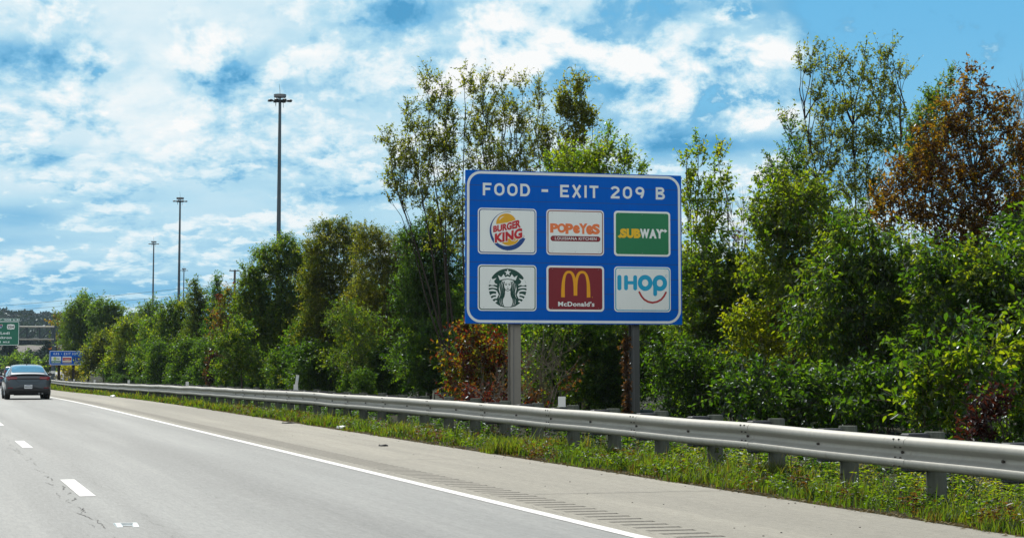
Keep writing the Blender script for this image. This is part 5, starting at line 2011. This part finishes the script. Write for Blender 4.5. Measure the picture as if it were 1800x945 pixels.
spec('bare_tree', 'bare thin-twigged tree top at the right picture edge', 'tree', 1800, 52,
     [(1778, 205, 6, 16), (1790, 180, 7, 26), (1800, 160, 6, 22), (1795, 215, 12, 26), (1815, 190, 10, 34)], 'brown', 'bark_pale', dens=3.2, up=1.2, droop=0, stems=4, tr=.06, bare=.97)
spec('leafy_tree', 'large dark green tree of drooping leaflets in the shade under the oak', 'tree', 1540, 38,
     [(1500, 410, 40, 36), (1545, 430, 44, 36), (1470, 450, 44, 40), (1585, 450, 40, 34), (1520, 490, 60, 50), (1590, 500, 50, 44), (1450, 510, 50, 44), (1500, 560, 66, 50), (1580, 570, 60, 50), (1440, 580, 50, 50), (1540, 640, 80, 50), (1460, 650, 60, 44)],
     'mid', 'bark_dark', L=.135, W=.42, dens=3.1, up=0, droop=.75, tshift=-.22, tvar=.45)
spec('leafy_tree', 'dark glossy tree with a few yellowing leaves below the oak at right', 'tree', 1700, 36,
     [(1640, 460, 40, 34), (1700, 470, 50, 36), (1760, 480, 50, 40), (1820, 490, 50, 50), (1660, 530, 50, 44), (1730, 540, 56, 50), (1800, 560, 60, 60), (1650, 600, 50, 44), (1720, 620, 60, 50)],
     'mid', 'bark_dark', L=.12, dens=3.2, up=.1, droop=.5, tshift=-.18, tvar=.5)
spec('leafy_tree', 'rounded fresh green bush-like tree against the right edge of the food sign', 'tree', 1262, 46,
     [(1222, 470, 30, 24), (1265, 460, 34, 24), (1300, 480, 30, 28), (1235, 510, 44, 36), (1290, 520, 44, 36), (1220, 560, 40, 40), (1270, 580, 50, 44), (1335, 500, 30, 36)],
     'mid', 'bark', L=.115, dens=3.3, up=.25, droop=.4, tshift=.08)
spec('leafy_tree', 'tree glowing yellow-green in a sun patch right of the food sign', 'tree', 1350, 42,
     [(1310, 575, 30, 30), (1345, 560, 34, 34), (1380, 590, 34, 34), (1320, 615, 40, 30), (1370, 630, 44, 34), (1400, 550, 26, 40)],
     'yellow', 'bark', L=.115, dens=2.7, up=.3, droop=.3, tshift=.08)
spec('shrub', 'low dark shrub behind the rail right of the second sign post', 'shrub', 1230, 42.5,
     [(1180, 640, 34, 40), (1225, 650, 44, 40), (1275, 660, 44, 44), (1200, 700, 44, 34), (1260, 705, 50, 34)], 'dark', 'bark_dark', dens=3.3, up=.3, droop=.3, tshift=-.15, tvar=.4, stems=4, tr=.05)
spec('shrub', 'deep green shrub hiding the foot of the trees behind the rail near the middle right', 'shrub', 1370, 33,
     [(1320, 680, 44, 40), (1375, 690, 50, 44), (1430, 700, 50, 44), (1345, 725, 50, 28), (1410, 730, 50, 30)], 'dark', 'bark_dark', L=.115, dens=3.2, up=.2, droop=.5, tshift=-.15, tvar=.4, stems=4, tr=.05)
spec('shrub', 'shadowed shrub in the dark hollow left of the foreground broad-leaved bush', 'shrub', 1520, 32,
     [(1470, 690, 44, 40), (1530, 690, 50, 44), (1580, 670, 40, 50), (1500, 735, 50, 28), (1560, 735, 44, 30)], 'dark', 'bark_dark', L=.12, dens=2.9, up=.2, droop=.4, stems=4, tr=.05)
spec('broadleaf_bush', 'foreground bush of large bright leaves behind the rail at right', 'bush', 1690, 25.5,
     [(1700, 630, 34, 28), (1730, 610, 20, 20), (1665, 655, 36, 30), (1620, 700, 30, 28), (1650, 720, 50, 36), (1710, 690, 50, 44), (1690, 740, 60, 34), (1600, 735, 20, 22), (1625, 670, 16, 14)],
     'mid', 'bark', L=.125, W=.44, dens=2.4, tl=.42, up=.6, droop=.15, stems=7, tr=.06, fine=True, tshift=-.06, tvar=.6)
spec('broadleaf_bush', 'green bush of large leaves cut by the right picture edge', 'bush', 1800, 26.5,
     [(1790, 600, 34, 44), (1770, 660, 34, 44), (1810, 680, 44, 50), (1780, 730, 44, 44), (1830, 620, 40, 60)],
     'mid', 'bark', L=.12, W=.5, dens=2.4, tl=.42, up=.5, droop=.15, stems=6, tr=.06, fine=True, tshift=.0, tvar=.5)
spec('red_shrub', 'small plum-red shrub in front of the green bush at lower right', 'shrub', 1735, 24,
     [(1740, 718, 22, 18), (1725, 745, 24, 22), (1712, 765, 16, 16), (1758, 728, 12, 12)], 'plum', 'bark_dark', L=.10, W=.5, dens=1.3, tl=.32, up=.6, droop=.1, stems=5, tr=.03, fine=True)
# --- under and left of the food sign
spec('sumac_shrub', 'turning shrub of red orange and yellow leaves left of the food sign post', 'shrub', 850, 46,
     [(800, 575, 14, 14), (820, 590, 24, 24), (850, 610, 34, 26), (810, 640, 28, 26), (855, 650, 40, 34), (800, 670, 22, 20), (830, 690, 40, 26), (880, 690, 30, 26), (885, 640, 18, 34), (790, 655, 12, 14)],
     'sumac', 'bark', L=.12, W=.5, dens=2.2, up=.4, droop=.35, stems=5, tr=.05, tvar=.55, tshift=-.10)
spec('red_shrub', 'low deep red shrub at the foot of the left sign post behind the rail', 'shrub', 860, 43.5,
     [(815, 700, 26, 18), (850, 710, 34, 18), (890, 720, 30, 16), (930, 735, 24, 14)], 'red', 'bark', L=.105, dens=1.8, up=.5, droop=.2, stems=6, tr=.03, tshift=-.3)
spec('shrub', 'green leafy shrub under the left corner of the food sign above the red leaves', 'shrub', 858, 47.5,
     [(840, 570, 20, 22), (875, 575, 24, 24), (890, 610, 16, 30), (850, 590, 22, 14)], 'bright', 'bark', dens=3.0, up=.4, droop=.3, stems=3, tr=.05)
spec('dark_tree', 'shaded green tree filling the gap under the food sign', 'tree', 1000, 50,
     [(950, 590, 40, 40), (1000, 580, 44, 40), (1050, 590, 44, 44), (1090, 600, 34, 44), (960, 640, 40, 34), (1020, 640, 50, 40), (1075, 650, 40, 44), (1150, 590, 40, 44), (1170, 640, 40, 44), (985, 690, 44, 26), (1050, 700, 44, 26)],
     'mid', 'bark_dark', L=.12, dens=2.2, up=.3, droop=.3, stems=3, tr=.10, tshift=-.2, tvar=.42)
spec('bare_shrub', 'tangle of pale bare twigs between the two food sign posts', 'shrub', 950, 44,
     [(925, 650, 20, 34), (950, 640, 24, 40), (975, 670, 24, 34), (990, 640, 20, 30), (935, 700, 30, 24), (905, 700, 20, 16)], 'brown', 'bark_pale', dens=2.4, tl=.5, up=.9, droop=0, stems=9, tr=.05, bare=.9)
spec('bare_shrub', 'thin pale bare twigs low in front of the deep red shrub', 'shrub', 872, 43,
     [(850, 690, 24, 12), (885, 700, 20, 14), (868, 680, 26, 14)], 'brown', 'bark_pale', dens=2.6, tl=.5, up=.4, droop=0, stems=6, tr=.04, bare=.93)
spec('dead_vine', 'brown withered vine climbing beside the right food sign post', 'vine', 1101, 41.2,
     [(1101, 600, 3, 26), (1100, 640, 3, 34), (1102, 690, 3, 34), (1101, 725, 4, 22)], 'brown', 'bark_dark', L=.07, dens=1.6, tl=.10, up=.2, droop=.6, tr=.07, lf=5, tw=4)
spec('dark_tree', 'dense almost black-green tree with a pointed tip left of the food sign', 'tree', 755, 67,
     [(757, 385, 10, 26), (752, 412, 22, 22), (722, 420, 16, 18), (735, 440, 34, 28), (775, 440, 24, 36), (745, 480, 46, 40), (790, 490, 28, 50), (730, 520, 40, 44), (780, 550, 40, 50), (740, 580, 50, 44), (770, 620, 50, 40), (720, 640, 40, 34)],
     'dark', 'bark_dark', dens=3.6, up=.35, droop=.4, tshift=-.02)
spec('leafy_tree', 'rounded olive tree whose dome is the highest left of the dark tree', 'tree', 590, 84,
     [(590, 398, 20, 14), (566, 402, 16, 14), (612, 408, 18, 16), (585, 430, 40, 28), (550, 440, 16, 24), (630, 432, 22, 24), (600, 480, 50, 40), (560, 500, 34, 44), (610, 540, 50, 40), (560, 570, 44, 40), (600, 610, 60, 40), (560, 650, 44, 26)],
     'olive', 'bark_dark', dens=3.5, up=.15, droop=.6, W=.42)
spec('leafy_tree', 'yellowish drooping-leaved tree between the olive dome and the dark tree', 'tree', 665, 78,
     [(640, 408, 18, 16), (660, 414, 16, 14), (690, 425, 16, 14), (650, 440, 30, 24), (690, 455, 28, 30), (665, 490, 44, 40), (700, 510, 26, 44), (650, 540, 44, 40), (690, 570, 40, 40), (660, 620, 50, 40), (714, 450, 18, 26), (716, 500, 26, 40), (720, 600, 30, 44)],
     'olive', 'bark_dark', dens=3.4, up=.1, droop=.7, W=.42, tshift=.18)
spec('leafy_tree', 'low bright branch-tipped tree in front of the olive dome', 'tree', 620, 74,
     [(590, 540, 26, 14), (620, 552, 24, 16), (650, 560, 22, 16), (600, 570, 30, 20), (640, 590, 34, 24), (610, 620, 40, 30), (655, 640, 34, 30)],
     'mid', 'bark', dens=1.8, up=.1, droop=.6, W=.45, tshift=-.02, tvar=.45)
spec('leafy_tree', 'green tree in front of the tallest light mast', 'tree', 490, 100,
     [(503, 425, 12, 14), (488, 440, 18, 16), (520, 440, 14, 16), (460, 452, 14, 14), (475, 470, 28, 22), (515, 470, 26, 26), (440, 490, 20, 20), (460, 510, 34, 34), (510, 520, 34, 36), (435, 535, 24, 34), (480, 570, 46, 40), (530, 580, 30, 44), (440, 590, 34, 36), (490, 630, 50, 34), (546, 470, 24, 34), (550, 530, 28, 40), (540, 630, 34, 34)],
     'mid', 'bark_dark', dens=3.6, up=.35, droop=.35, tshift=.06, tvar=.4)
spec('leafy_tree', 'yellow-green bush-like tree low in front of the mast tree', 'tree', 425, 94,
     [(395, 600, 18, 24), (415, 620, 26, 28), (440, 640, 26, 26), (400, 650, 26, 20), (425, 580, 18, 20), (460, 655, 22, 18)], 'mid', 'bark', tshift=-.02, tvar=.45, dens=2.4, up=.3, droop=.3)
spec('leafy_tree', 'slim red-tinged tree just below the utility pole', 'tree', 408, 122,
     [(402, 522, 11, 12), (415, 530, 12, 14), (395, 545, 16, 18), (425, 550, 16, 18), (405, 575, 24, 26), (390, 610, 24, 30), (415, 640, 30, 24)], 'sumac', 'bark', dens=3.0, up=.3, droop=.3, tshift=.42, tvar=.45)
spec('dark_tree', 'dark brownish tree with a single spire left of the utility pole', 'tree', 350, 145,
     [(343, 506, 8, 12), (352, 520, 10, 14), (345, 540, 16, 18), (362, 545, 10, 14), (350, 575, 26, 26), (340, 610, 30, 30), (360, 640, 30, 24)], 'olive', 'bark_dark', dens=3.6, up=.6, droop=.1, tshift=-.25)
spec('dark_tree', 'narrow dark spire tree close beside the utility pole', 'tree', 381, 140,
     [(382, 502, 6, 11), (378, 520, 9, 14), (386, 530, 9, 14), (382, 555, 14, 20), (375, 585, 18, 24), (388, 620, 22, 30)], 'dark', 'bark_dark', dens=3.8, up=.6, droop=.1)
spec('vine_stump', 'dark brown column of dead vines among the roadside trees', 'vine', 377, 112,
     [(377, 630, 6, 12), (377, 648, 8, 14), (378, 665, 8, 12)], 'brown', 'bark_dark', L=.14, dens=11, tl=.4, up=.2, droop=.8, tshift=-.2)
spec('leafy_tree', 'mixed green tree crossing the foot of the second light mast', 'tree', 312, 155,
     [(312, 540, 14, 12), (295, 552, 16, 14), (328, 550, 14, 14), (310, 572, 28, 22), (335, 590, 18, 26), (290, 590, 26, 24), (315, 620, 32, 28), (285, 640, 28, 24)], 'mid', 'bark_dark', dens=3.5, up=.3, droop=.3, tvar=.42)
spec('leafy_tree', 'green tree with a few red leaves right of the yellowish pair', 'tree', 268, 175,
     [(262, 575, 14, 14), (280, 572, 14, 14), (268, 598, 24, 20), (255, 625, 26, 24), (285, 630, 24, 24), (270, 650, 30, 14)], 'mid', 'bark', dens=3.2, up=.3, droop=.3, tshift=-.05, tvar=.4)
spec('leafy_tree', 'small rounded tree top below the leftmost light mast', 'tree', 266, 255, [(266, 542, 13, 10), (258, 552, 12, 9), (275, 553, 12, 9), (266, 575, 20, 18), (266, 610, 22, 22)], 'blue', 'bark', dens=3.8)
spec('leafy_tree', 'yellow-green tree in the middle of the far tree line', 'tree', 228, 192,
     [(228, 568, 14, 11), (215, 582, 16, 14), (242, 580, 14, 13), (228, 605, 24, 22), (210, 630, 20, 24), (245, 632, 22, 24), (228, 650, 26, 14)], 'yellow', 'bark', dens=3.4, tshift=-.2)
spec('leafy_tree', 'olive tree partly covering the right end of the gas sign', 'tree', 184, 205,
     [(185, 600, 16, 16), (172, 612, 14, 14), (160, 625, 14, 14), (195, 620, 18, 20), (178, 640, 24, 20), (155, 645, 12, 14)], 'olive', 'bark', dens=3.4)
spec('leafy_tree', 'soft green locust tree behind the gas sign at the left end of the tree line', 'tree', 132, 245,
     [(142, 538, 13, 12), (129, 550, 12, 14), (154, 552, 13, 14), (125, 570, 12, 16), (140, 575, 20, 22), (162, 580, 16, 24), (128, 600, 14, 24), (148, 610, 22, 26), (124, 630, 10, 20), (140, 645, 18, 14)], 'blue', 'bark', dens=3.8, tshift=.05)
spec('leafy_tree', 'soft green locust tree second from the left end of the far tree line', 'tree', 183, 235,
     [(178, 540, 12, 11), (168, 552, 12, 12), (192, 548, 12, 12), (204, 545, 10, 12), (185, 570, 24, 20), (210, 568, 14, 18), (180, 600, 26, 22), (210, 600, 18, 24), (195, 630, 26, 24)], 'blue', 'bark', dens=3.8, tshift=-.05)
spec('dark_tree', 'darker green tree behind the two soft green locusts', 'tree', 155, 262,
     [(150, 530, 9, 8), (143, 540, 10, 10), (160, 540, 14, 10), (155, 560, 24, 16), (165, 590, 24, 24)], 'dark', 'bark_dark', dens=3.8, tshift=.15)
spec('leafy_tree', 'slim tree with an orange tinge beside the gantry post', 'tree', 103, 318,
     [(102, 560, 5, 6), (99, 570, 6, 8), (106, 585, 7, 10), (106, 605, 8, 14), (106, 630, 9, 16)], 'sumac', 'bark', dens=3.4, tshift=.4)
spec('yellow_bush', 'yellow flowering bush under the distant gas sign', 'bush', 122, 235,
     [(112, 650, 6, 6), (121, 652, 9, 8), (133, 655, 8, 8), (125, 660, 12, 6)], 'gold', 'bark', dens=4)

for a, k in SPECS:
    plant(*a, **k)

# --- the shaded second row that closes the gaps: low shrubs, then trees behind
kinds = []
src = []
for i, (pal, sh) in enumerate((('dark', -.1), ('mid', -.35), ('dark', .1))):  # dark tints put the shade of the taller trees into the leaves
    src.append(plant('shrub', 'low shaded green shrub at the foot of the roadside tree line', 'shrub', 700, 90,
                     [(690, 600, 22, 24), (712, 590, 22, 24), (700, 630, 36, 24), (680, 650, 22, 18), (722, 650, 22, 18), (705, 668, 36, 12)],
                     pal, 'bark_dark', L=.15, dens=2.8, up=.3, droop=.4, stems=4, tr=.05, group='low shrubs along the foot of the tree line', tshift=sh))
fr = random.Random(9)
first = [True] * 3
spots = []
y = 47.0
while y < 215:
    x = 15.4 + fr.uniform(-.8, 1.4) + (0.8 if y < 60 else 0)
    spots.append((x, y))
    y += (2.6 + y * .024) * fr.uniform(.6, 1.6)
y = 30.0
while y < 235:          # a second, deeper line of undergrowth
    spots.append((19.0 + fr.uniform(-1.0, 1.4), y))
    y += 2.6 + y * .018
for i, (x, y) in enumerate(spots):
    k = i % 3
    o = src[k] if first[k] else copy_tree(src[k])
    first[k] = False
    xx = x + bend(y)
    s = fr.choice((.45, .6, .8, 1.05)) * fr.uniform(.9, 1.1)
    o.location = (xx, y, ground_z(xx, y))
    o.rotation_euler = (0, 0, fr.uniform(0, 6.28))
    o.scale = (s, s, s * fr.uniform(.65, 1.15))
backs = []
for i, (pal, sh) in enumerate((('dark', .0), ('mid', -.2))):
    backs.append(plant('woodland_tree', 'shaded green tree deep in the thicket behind the first row', 'tree', 700, 90,
                       [(700, 470, 40, 30), (670, 520, 50, 40), (735, 520, 50, 40), (700, 560, 80, 50), (660, 610, 50, 40), (740, 610, 50, 40), (700, 640, 80, 30)],
                       pal, 'bark_dark', L=.19, dens=3.0, up=.3, droop=.4, group='shaded trees deep in the thicket', tshift=sh))
bk = []
y = 26.0
while y < 260:
    bk.append((21.0 + fr.uniform(-1, 2.2), y)); y += 3.4 + y * .012
for y in np.arange(20, 80, 4.2):
    bk.append((27 + fr.uniform(-1.5, 2), y))
first = [True] * 2
for i, (x, y) in enumerate(bk):
    k = i % 2
    o = backs[k] if first[k] else copy_tree(backs[k])
    first[k] = False
    s = fr.uniform(.8, 1.0)
    xx = x + bend(y)
    hmax = .74 if y < 70 else (.95 if y < 170 else .9)
    o.location = (xx, y, ground_z(xx, y))
    o.rotation_euler = (0, 0, fr.uniform(0, 6.28))
    o.scale = (s, s, s * hmax)

# --- far side of the valley
far = []
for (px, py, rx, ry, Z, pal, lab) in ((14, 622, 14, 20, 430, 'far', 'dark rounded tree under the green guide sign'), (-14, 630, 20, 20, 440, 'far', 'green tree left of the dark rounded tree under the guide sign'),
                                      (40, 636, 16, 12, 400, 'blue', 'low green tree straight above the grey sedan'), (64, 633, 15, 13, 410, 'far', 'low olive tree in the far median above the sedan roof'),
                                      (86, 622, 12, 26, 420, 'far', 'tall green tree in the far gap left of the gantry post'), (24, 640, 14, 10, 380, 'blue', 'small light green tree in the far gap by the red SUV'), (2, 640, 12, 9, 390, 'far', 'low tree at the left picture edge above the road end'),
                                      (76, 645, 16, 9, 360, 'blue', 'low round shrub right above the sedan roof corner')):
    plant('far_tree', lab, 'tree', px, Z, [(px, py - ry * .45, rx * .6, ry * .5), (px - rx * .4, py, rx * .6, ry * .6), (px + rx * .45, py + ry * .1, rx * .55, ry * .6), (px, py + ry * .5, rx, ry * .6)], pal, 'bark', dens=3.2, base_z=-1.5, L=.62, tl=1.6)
# hill across the valley: a wooded ridge with a bare gravel bank
def ridge(px):
    return 84 + 4 * math.sin(px * .05 + 1) + 2.5 * math.sin(px * .17) - .045 * abs(px - 60)


mb = MB()
pxs = list(np.arange(-700, 900, 20.0))
rows = []
for Z in (760, 900, 1050, 1200, 1350, 1450, 1600, 1900):
    t = sstep(760, 1400, Z)
    rows.append([tuple(np.array([at(px, 642, Z).x, at(px, 642, Z).y, -2 + t * (ridge(px) - 12) / 3500 * 1400 + (0 if Z < 1500 else -4)])) for px in pxs])
mb.grid(rows)
mb.f = [f[::-1] for f in mb.f]
M['hillsoil'] = plain('wooded_hill_soil', (.030, .045, .024), .95, var=.4, scale=.02, spec=.1)
mb.build('hill', M['hillsoil'])['kind'] = 'structure'
C = Cloud()
N = 5200
zz = rng.uniform(780, 1460, N)
pp = rng.uniform(-260, 520, N)
nl = 26
for Z, px in zip(zz, pp):
    p = at(px, 642, Z)
    t = sstep(760, 1400, Z)
    gz = -2 + t * (ridge(px) - 12) / 3500 * 1400
    # keep the gravel bank bare
    if 690 < Z < 800 and 20 < px < 116: continue
    hh = rng.uniform(7, 13); r = rng.uniform(2.6, 4.4)
    u = norm(rng.normal(0, 1, (nl, 3))); u[:, 2] = np.abs(u[:, 2]) * 1.0 - .25
    P = np.array([p.x, p.y, gz + hh - r * 1.1]) + u * [r, r, r * 1.25] * rng.uniform(.6, 1.05, (nl, 1))
    ct = rng.normal(0, .25)
    C.leaves(P, norm(u + rng.normal(0, .7, (nl, 3))), norm(UP * .6 + u * .5 + rng.normal(0, .5, (nl, 3))), np.full(nl, 2.3) * rng.uniform(.7, 1.2, nl), np.full(nl, .8), .45 + ct + rng.normal(0, .2, nl))
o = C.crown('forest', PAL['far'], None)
o['kind'] = 'stuff'

# bare gravel bank below the wooded ridge, with a dark line of conifers on top
mb = MB()
M['gravel'] = plain('grey_gravel_bank', (.13, .115, .10), .9, var=.3, scale=.15)
M['verge'] = plain('mown_verge', (.06, .085, .03), .95, var=.3, scale=.3)
prof = [(690, 622, 'verge'), (700, 617.5, 'gravel'), (735, 607, 'gravel'), (760, 606, 'verge'), (800, 606, 'verge')]
pxs = np.arange(-40, 118, 6.0)
rows = [[tuple(at(px, py + .5 * math.sin(px * .21 + Z), Z)) for px in pxs] for Z, py, _ in prof]
rows = [[(q[0], q[1], -3.0) for q in rows[0]]] + rows + [[(q[0], q[1], -3.0) for q in rows[-1]]]
mts = ['verge', 'verge', 'gravel', 'verge', 'verge', 'verge']
for i in range(len(rows) - 1):
    mb.grid([rows[i], rows[i + 1]], M[mts[i]])
mb.f = [f[::-1] for f in mb.f]
mb.build('gravel_slope')['kind'] = 'structure'
C = Cloud()
for px in np.arange(-40, 118, 1.5):
    for q_ in range(3):
        Z = rng.uniform(765, 790)
        p = at(px + rng.uniform(-1, 1), 607, Z)
        h = rng.uniform(2.2, 4.4)
        n = 50
        t = rng.random(n)
        a = rng.uniform(0, 2 * PI, n)
        P = np.array([p.x, p.y, p.z - .5]) + np.stack([np.cos(a) * 1.2 * (1 - t), np.sin(a) * 1.2 * (1 - t), t * h], 1)
        D = np.stack([np.cos(a), np.sin(a), np.full(n, .3)], 1)
        C.leaves(P, D, norm(UP + rng.normal(0, .4, (n, 3))), np.full(n, 1.0), np.full(n, .7), .1 + rng.normal(0, .1, n))
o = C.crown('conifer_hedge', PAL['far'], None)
tag(o, 'long dark hedge of conifers along the top of the grey gravel bank', 'hedge')

# ------------------------------------------------------------------ grass verge and weeds
def field(x, y):
    return (np.sin(x * 3.1 + y * 1.3 + 1) + np.sin(y * 2.3 - x * 1.7) + np.sin(y * .83 + 2.1) + np.sin(y * 5.1 + x * 4.0)) / 4


def gz_arr(x, y):
    return np.array([ground_z(a, b) for a, b in zip(x, y)])


C = Cloud()
vs, ff, tt = [], [], []
nb = 0
for y0, y1, den, xa, xb, hk in ((12, 30, 2000, 8.02, 9.75, 1.05), (30, 60, 900, 8.02, 9.75, 1.0), (60, 110, 380, 7.95, 9.75, 1.05), (110, 230, 170, 7.6, 9.9, 1.15), (12, 30, 110, 9.75, 12.0, 1.6)):
    n = int((y1 - y0) * (xb - xa) * den)
    y = rng.uniform(y0, y1, n)
    x = rng.uniform(xa, xb, n)
    edge = 8.20 + .15 * np.sin(y * 1.7) + .11 * np.sin(y * 4.3 + 1) + .09 * np.sin(y * 11.0)
    fd = field(x, y)
    keep = (x > edge - .02) & (rng.random(n) < np.clip(.46 + 1.25 * fd, .04, 1)) & (rng.random(n) < np.clip((x - edge) * 5 + .25, 0, 1))
    x, y, fd = x[keep], y[keep], fd[keep]
    n = len(x)
    bx = np.array([bend(b) for b in y])
    z = gz_arr(x + bx, y) - .01
    h = (.060 + .085 * rng.random(n) ** 1.5 + .12 * np.clip(fd, -.45, 1)) * hk * np.clip((x - edge[keep]) * 2.0 + .45, .3, 1.15)
    h = np.clip(h, .03, .5)
    tall = rng.random(n) < .03
    h[tall] *= 1.7
    wd = np.maximum(.0048, y * .00026) * rng.uniform(.7, 1.4, n)
    az = rng.uniform(0, 2 * PI, n)
    ln = rng.uniform(.1, .75, n) * h
    dx_, dy_ = np.cos(az) * ln, np.sin(az) * ln
    sx, sy = -np.sin(az) * wd, np.cos(az) * wd
    X = x + bx
    V = np.stack([np.stack([X - sx, y - sy, z], 1), np.stack([X + sx, y + sy, z], 1),
                  np.stack([X + dx_ * .35 + sx * .8, y + dy_ * .35 + sy * .8, z + h * .6], 1), np.stack([X + dx_ * .35 - sx * .8, y + dy_ * .35 - sy * .8, z + h * .6], 1),
                  np.stack([X + dx_ + sx * .1, y + dy_ + sy * .1, z + h], 1), np.stack([X + dx_ - sx * .1, y + dy_ - sy * .1, z + h], 1)], 1).reshape(-1, 3)
    b = (np.arange(n) * 6)[:, None] + nb
    F = np.concatenate([b + [[0, 1, 2, 3]], b + [[3, 2, 4, 5]]], 1).reshape(-1)
    vs.append(V); ff.append(F)
    dry = (rng.random(n) < .10 + .25 * (x < edge[keep] + .12))
    tn = .50 + .30 * fd + rng.normal(0, .14, n)
    tn[dry] = rng.uniform(0, .1, dry.sum())
    tn = np.clip(tn, 0, 1)
    tt.append(np.repeat(tn, 2))
    nb += n * 6
o = raw_mesh('grass', np.concatenate(vs), np.concatenate(ff), 4, PAL['grass'], None, np.concatenate(tt))
o['kind'] = 'stuff'

# leafy weeds, clover and yellow goldenrod mixed through the verge and behind the rail
def weeds(name, spots, pal, L, W, nst, H, nl, tshift=0.0):
    C = Cloud()
    for x, y, s in spots:
        xx = x + bend(y)
        g0 = np.array([xx, y, ground_z(xx, y) - .02])
        for k in range(nst):
            tip = g0 + np.array([rng.normal(0, .10) * s, rng.normal(0, .10) * s, H * s * rng.uniform(.6, 1.1)])
            b0 = g0 + np.array([rng.normal(0, .05), rng.normal(0, .05), 0])
            C.seg(b0, tip, .004, .0015)
            t = rng.random(nl) ** .8
            P = b0 + (tip - b0) * t[:, None]
            a = rng.uniform(0, 2 * PI, nl)
            D = np.stack([np.cos(a), np.sin(a), rng.uniform(-.2, .6, nl)], 1)
            C.leaves(P, D, norm(UP + rng.normal(0, .35, (nl, 3))), L * s * rng.uniform(.6, 1.2, nl), np.full(nl, W), .5 + tshift + rng.normal(0, .22, nl))
    o = C.crown(name, PAL[pal], None)
    o['kind'] = 'stuff'


wr = random.Random(21)
sp = [(wr.uniform(8.35, 9.6), 13 + 50 * wr.random() ** 1.4, wr.uniform(.5, 1.1)) for i in range(420)]
weeds('weeds', sp, 'mid', .055, .5, 6, .24, 12, -.05)
sp = [(wr.uniform(9.5, 11.2), 14 + 13 * wr.random() ** 1.2, wr.uniform(.6, 1.1)) for i in range(110)]
weeds('undergrowth', sp, 'yellow', .065, .42, 5, .46, 16, -.22)
sp = [(wr.uniform(9.9, 13.0), 16 + 90 * wr.random() ** 1.2, wr.uniform(.7, 1.4)) for i in range(420)]
weeds('ground_cover_weeds', sp, 'dark', .08, .5, 5, .55, 14, -.1)
sp = [(wr.uniform(10.0, 12.0), 17 + 16 * wr.random(), wr.uniform(.8, 1.2)) for i in range(60)]
weeds('goldenrod_weeds', sp, 'gold', .03, .5, 4, .60, 20, .05)
sp = [(wr.uniform(8.25, 9.4), 14 + 26 * wr.random(), wr.uniform(.5, 1.0)) for i in range(36)]
sp += [(wr.uniform(8.1, 9.5), 13 + 45 * wr.random() ** 1.3, wr.uniform(.5, 1.2)) for i in range(90)]
weeds('dry_weeds', sp, 'brown', .05, .4, 7, .26, 16, .3)

# dead leaves, grit and straw where the verge meets the shoulder
C = Cloud()
n = 5200
y = 12 + 50 * rng.random(n) ** 1.3
x = 8.10 + np.abs(rng.normal(0, .17, n)) - np.abs(rng.normal(0, .06, n))
P = np.stack([x, y, gz_arr(x, y) + .006 + rng.random(n) * .01], 1)
a = rng.uniform(0, 2 * PI, n)
C.leaves(P, np.stack([np.cos(a), np.sin(a), np.zeros(n)], 1), norm(UP + rng.normal(0, .25, (n, 3))), rng.uniform(.02, .07, n), rng.uniform(.15, .6, n), rng.random(n))
M['litter_leaf'] = leafmat('dead_leaf_litter', [(.20, .17, .12), (.42, .38, .34), (.60, .60, .75)], [(.05, .04, .02), (.08, .06, .03), (.12, .10, .05)], gloss=.0, trans=.2)
o = C.crown('leaf_debris', M['litter_leaf'], None)
o['kind'] = 'stuff'

# ------------------------------------------------------------------ the air
mb = MB()
mb.box((550, 2350, 20), (4200, 5400, 52), None)
m, gg, o_ = material('air')
pv = gg.node('ShaderNodeVolumePrincipled')
pv.inputs['Color'].default_value = (.62, .82, 1.0, 1)
pv.inputs['Density'].default_value = .00007
pv.inputs['Anisotropy'].default_value = .2
gg.nt.links.new(pv.outputs[0], o_.inputs['Volume'])
hz = mb.build('haze', m)
hz['kind'] = 'stuff'
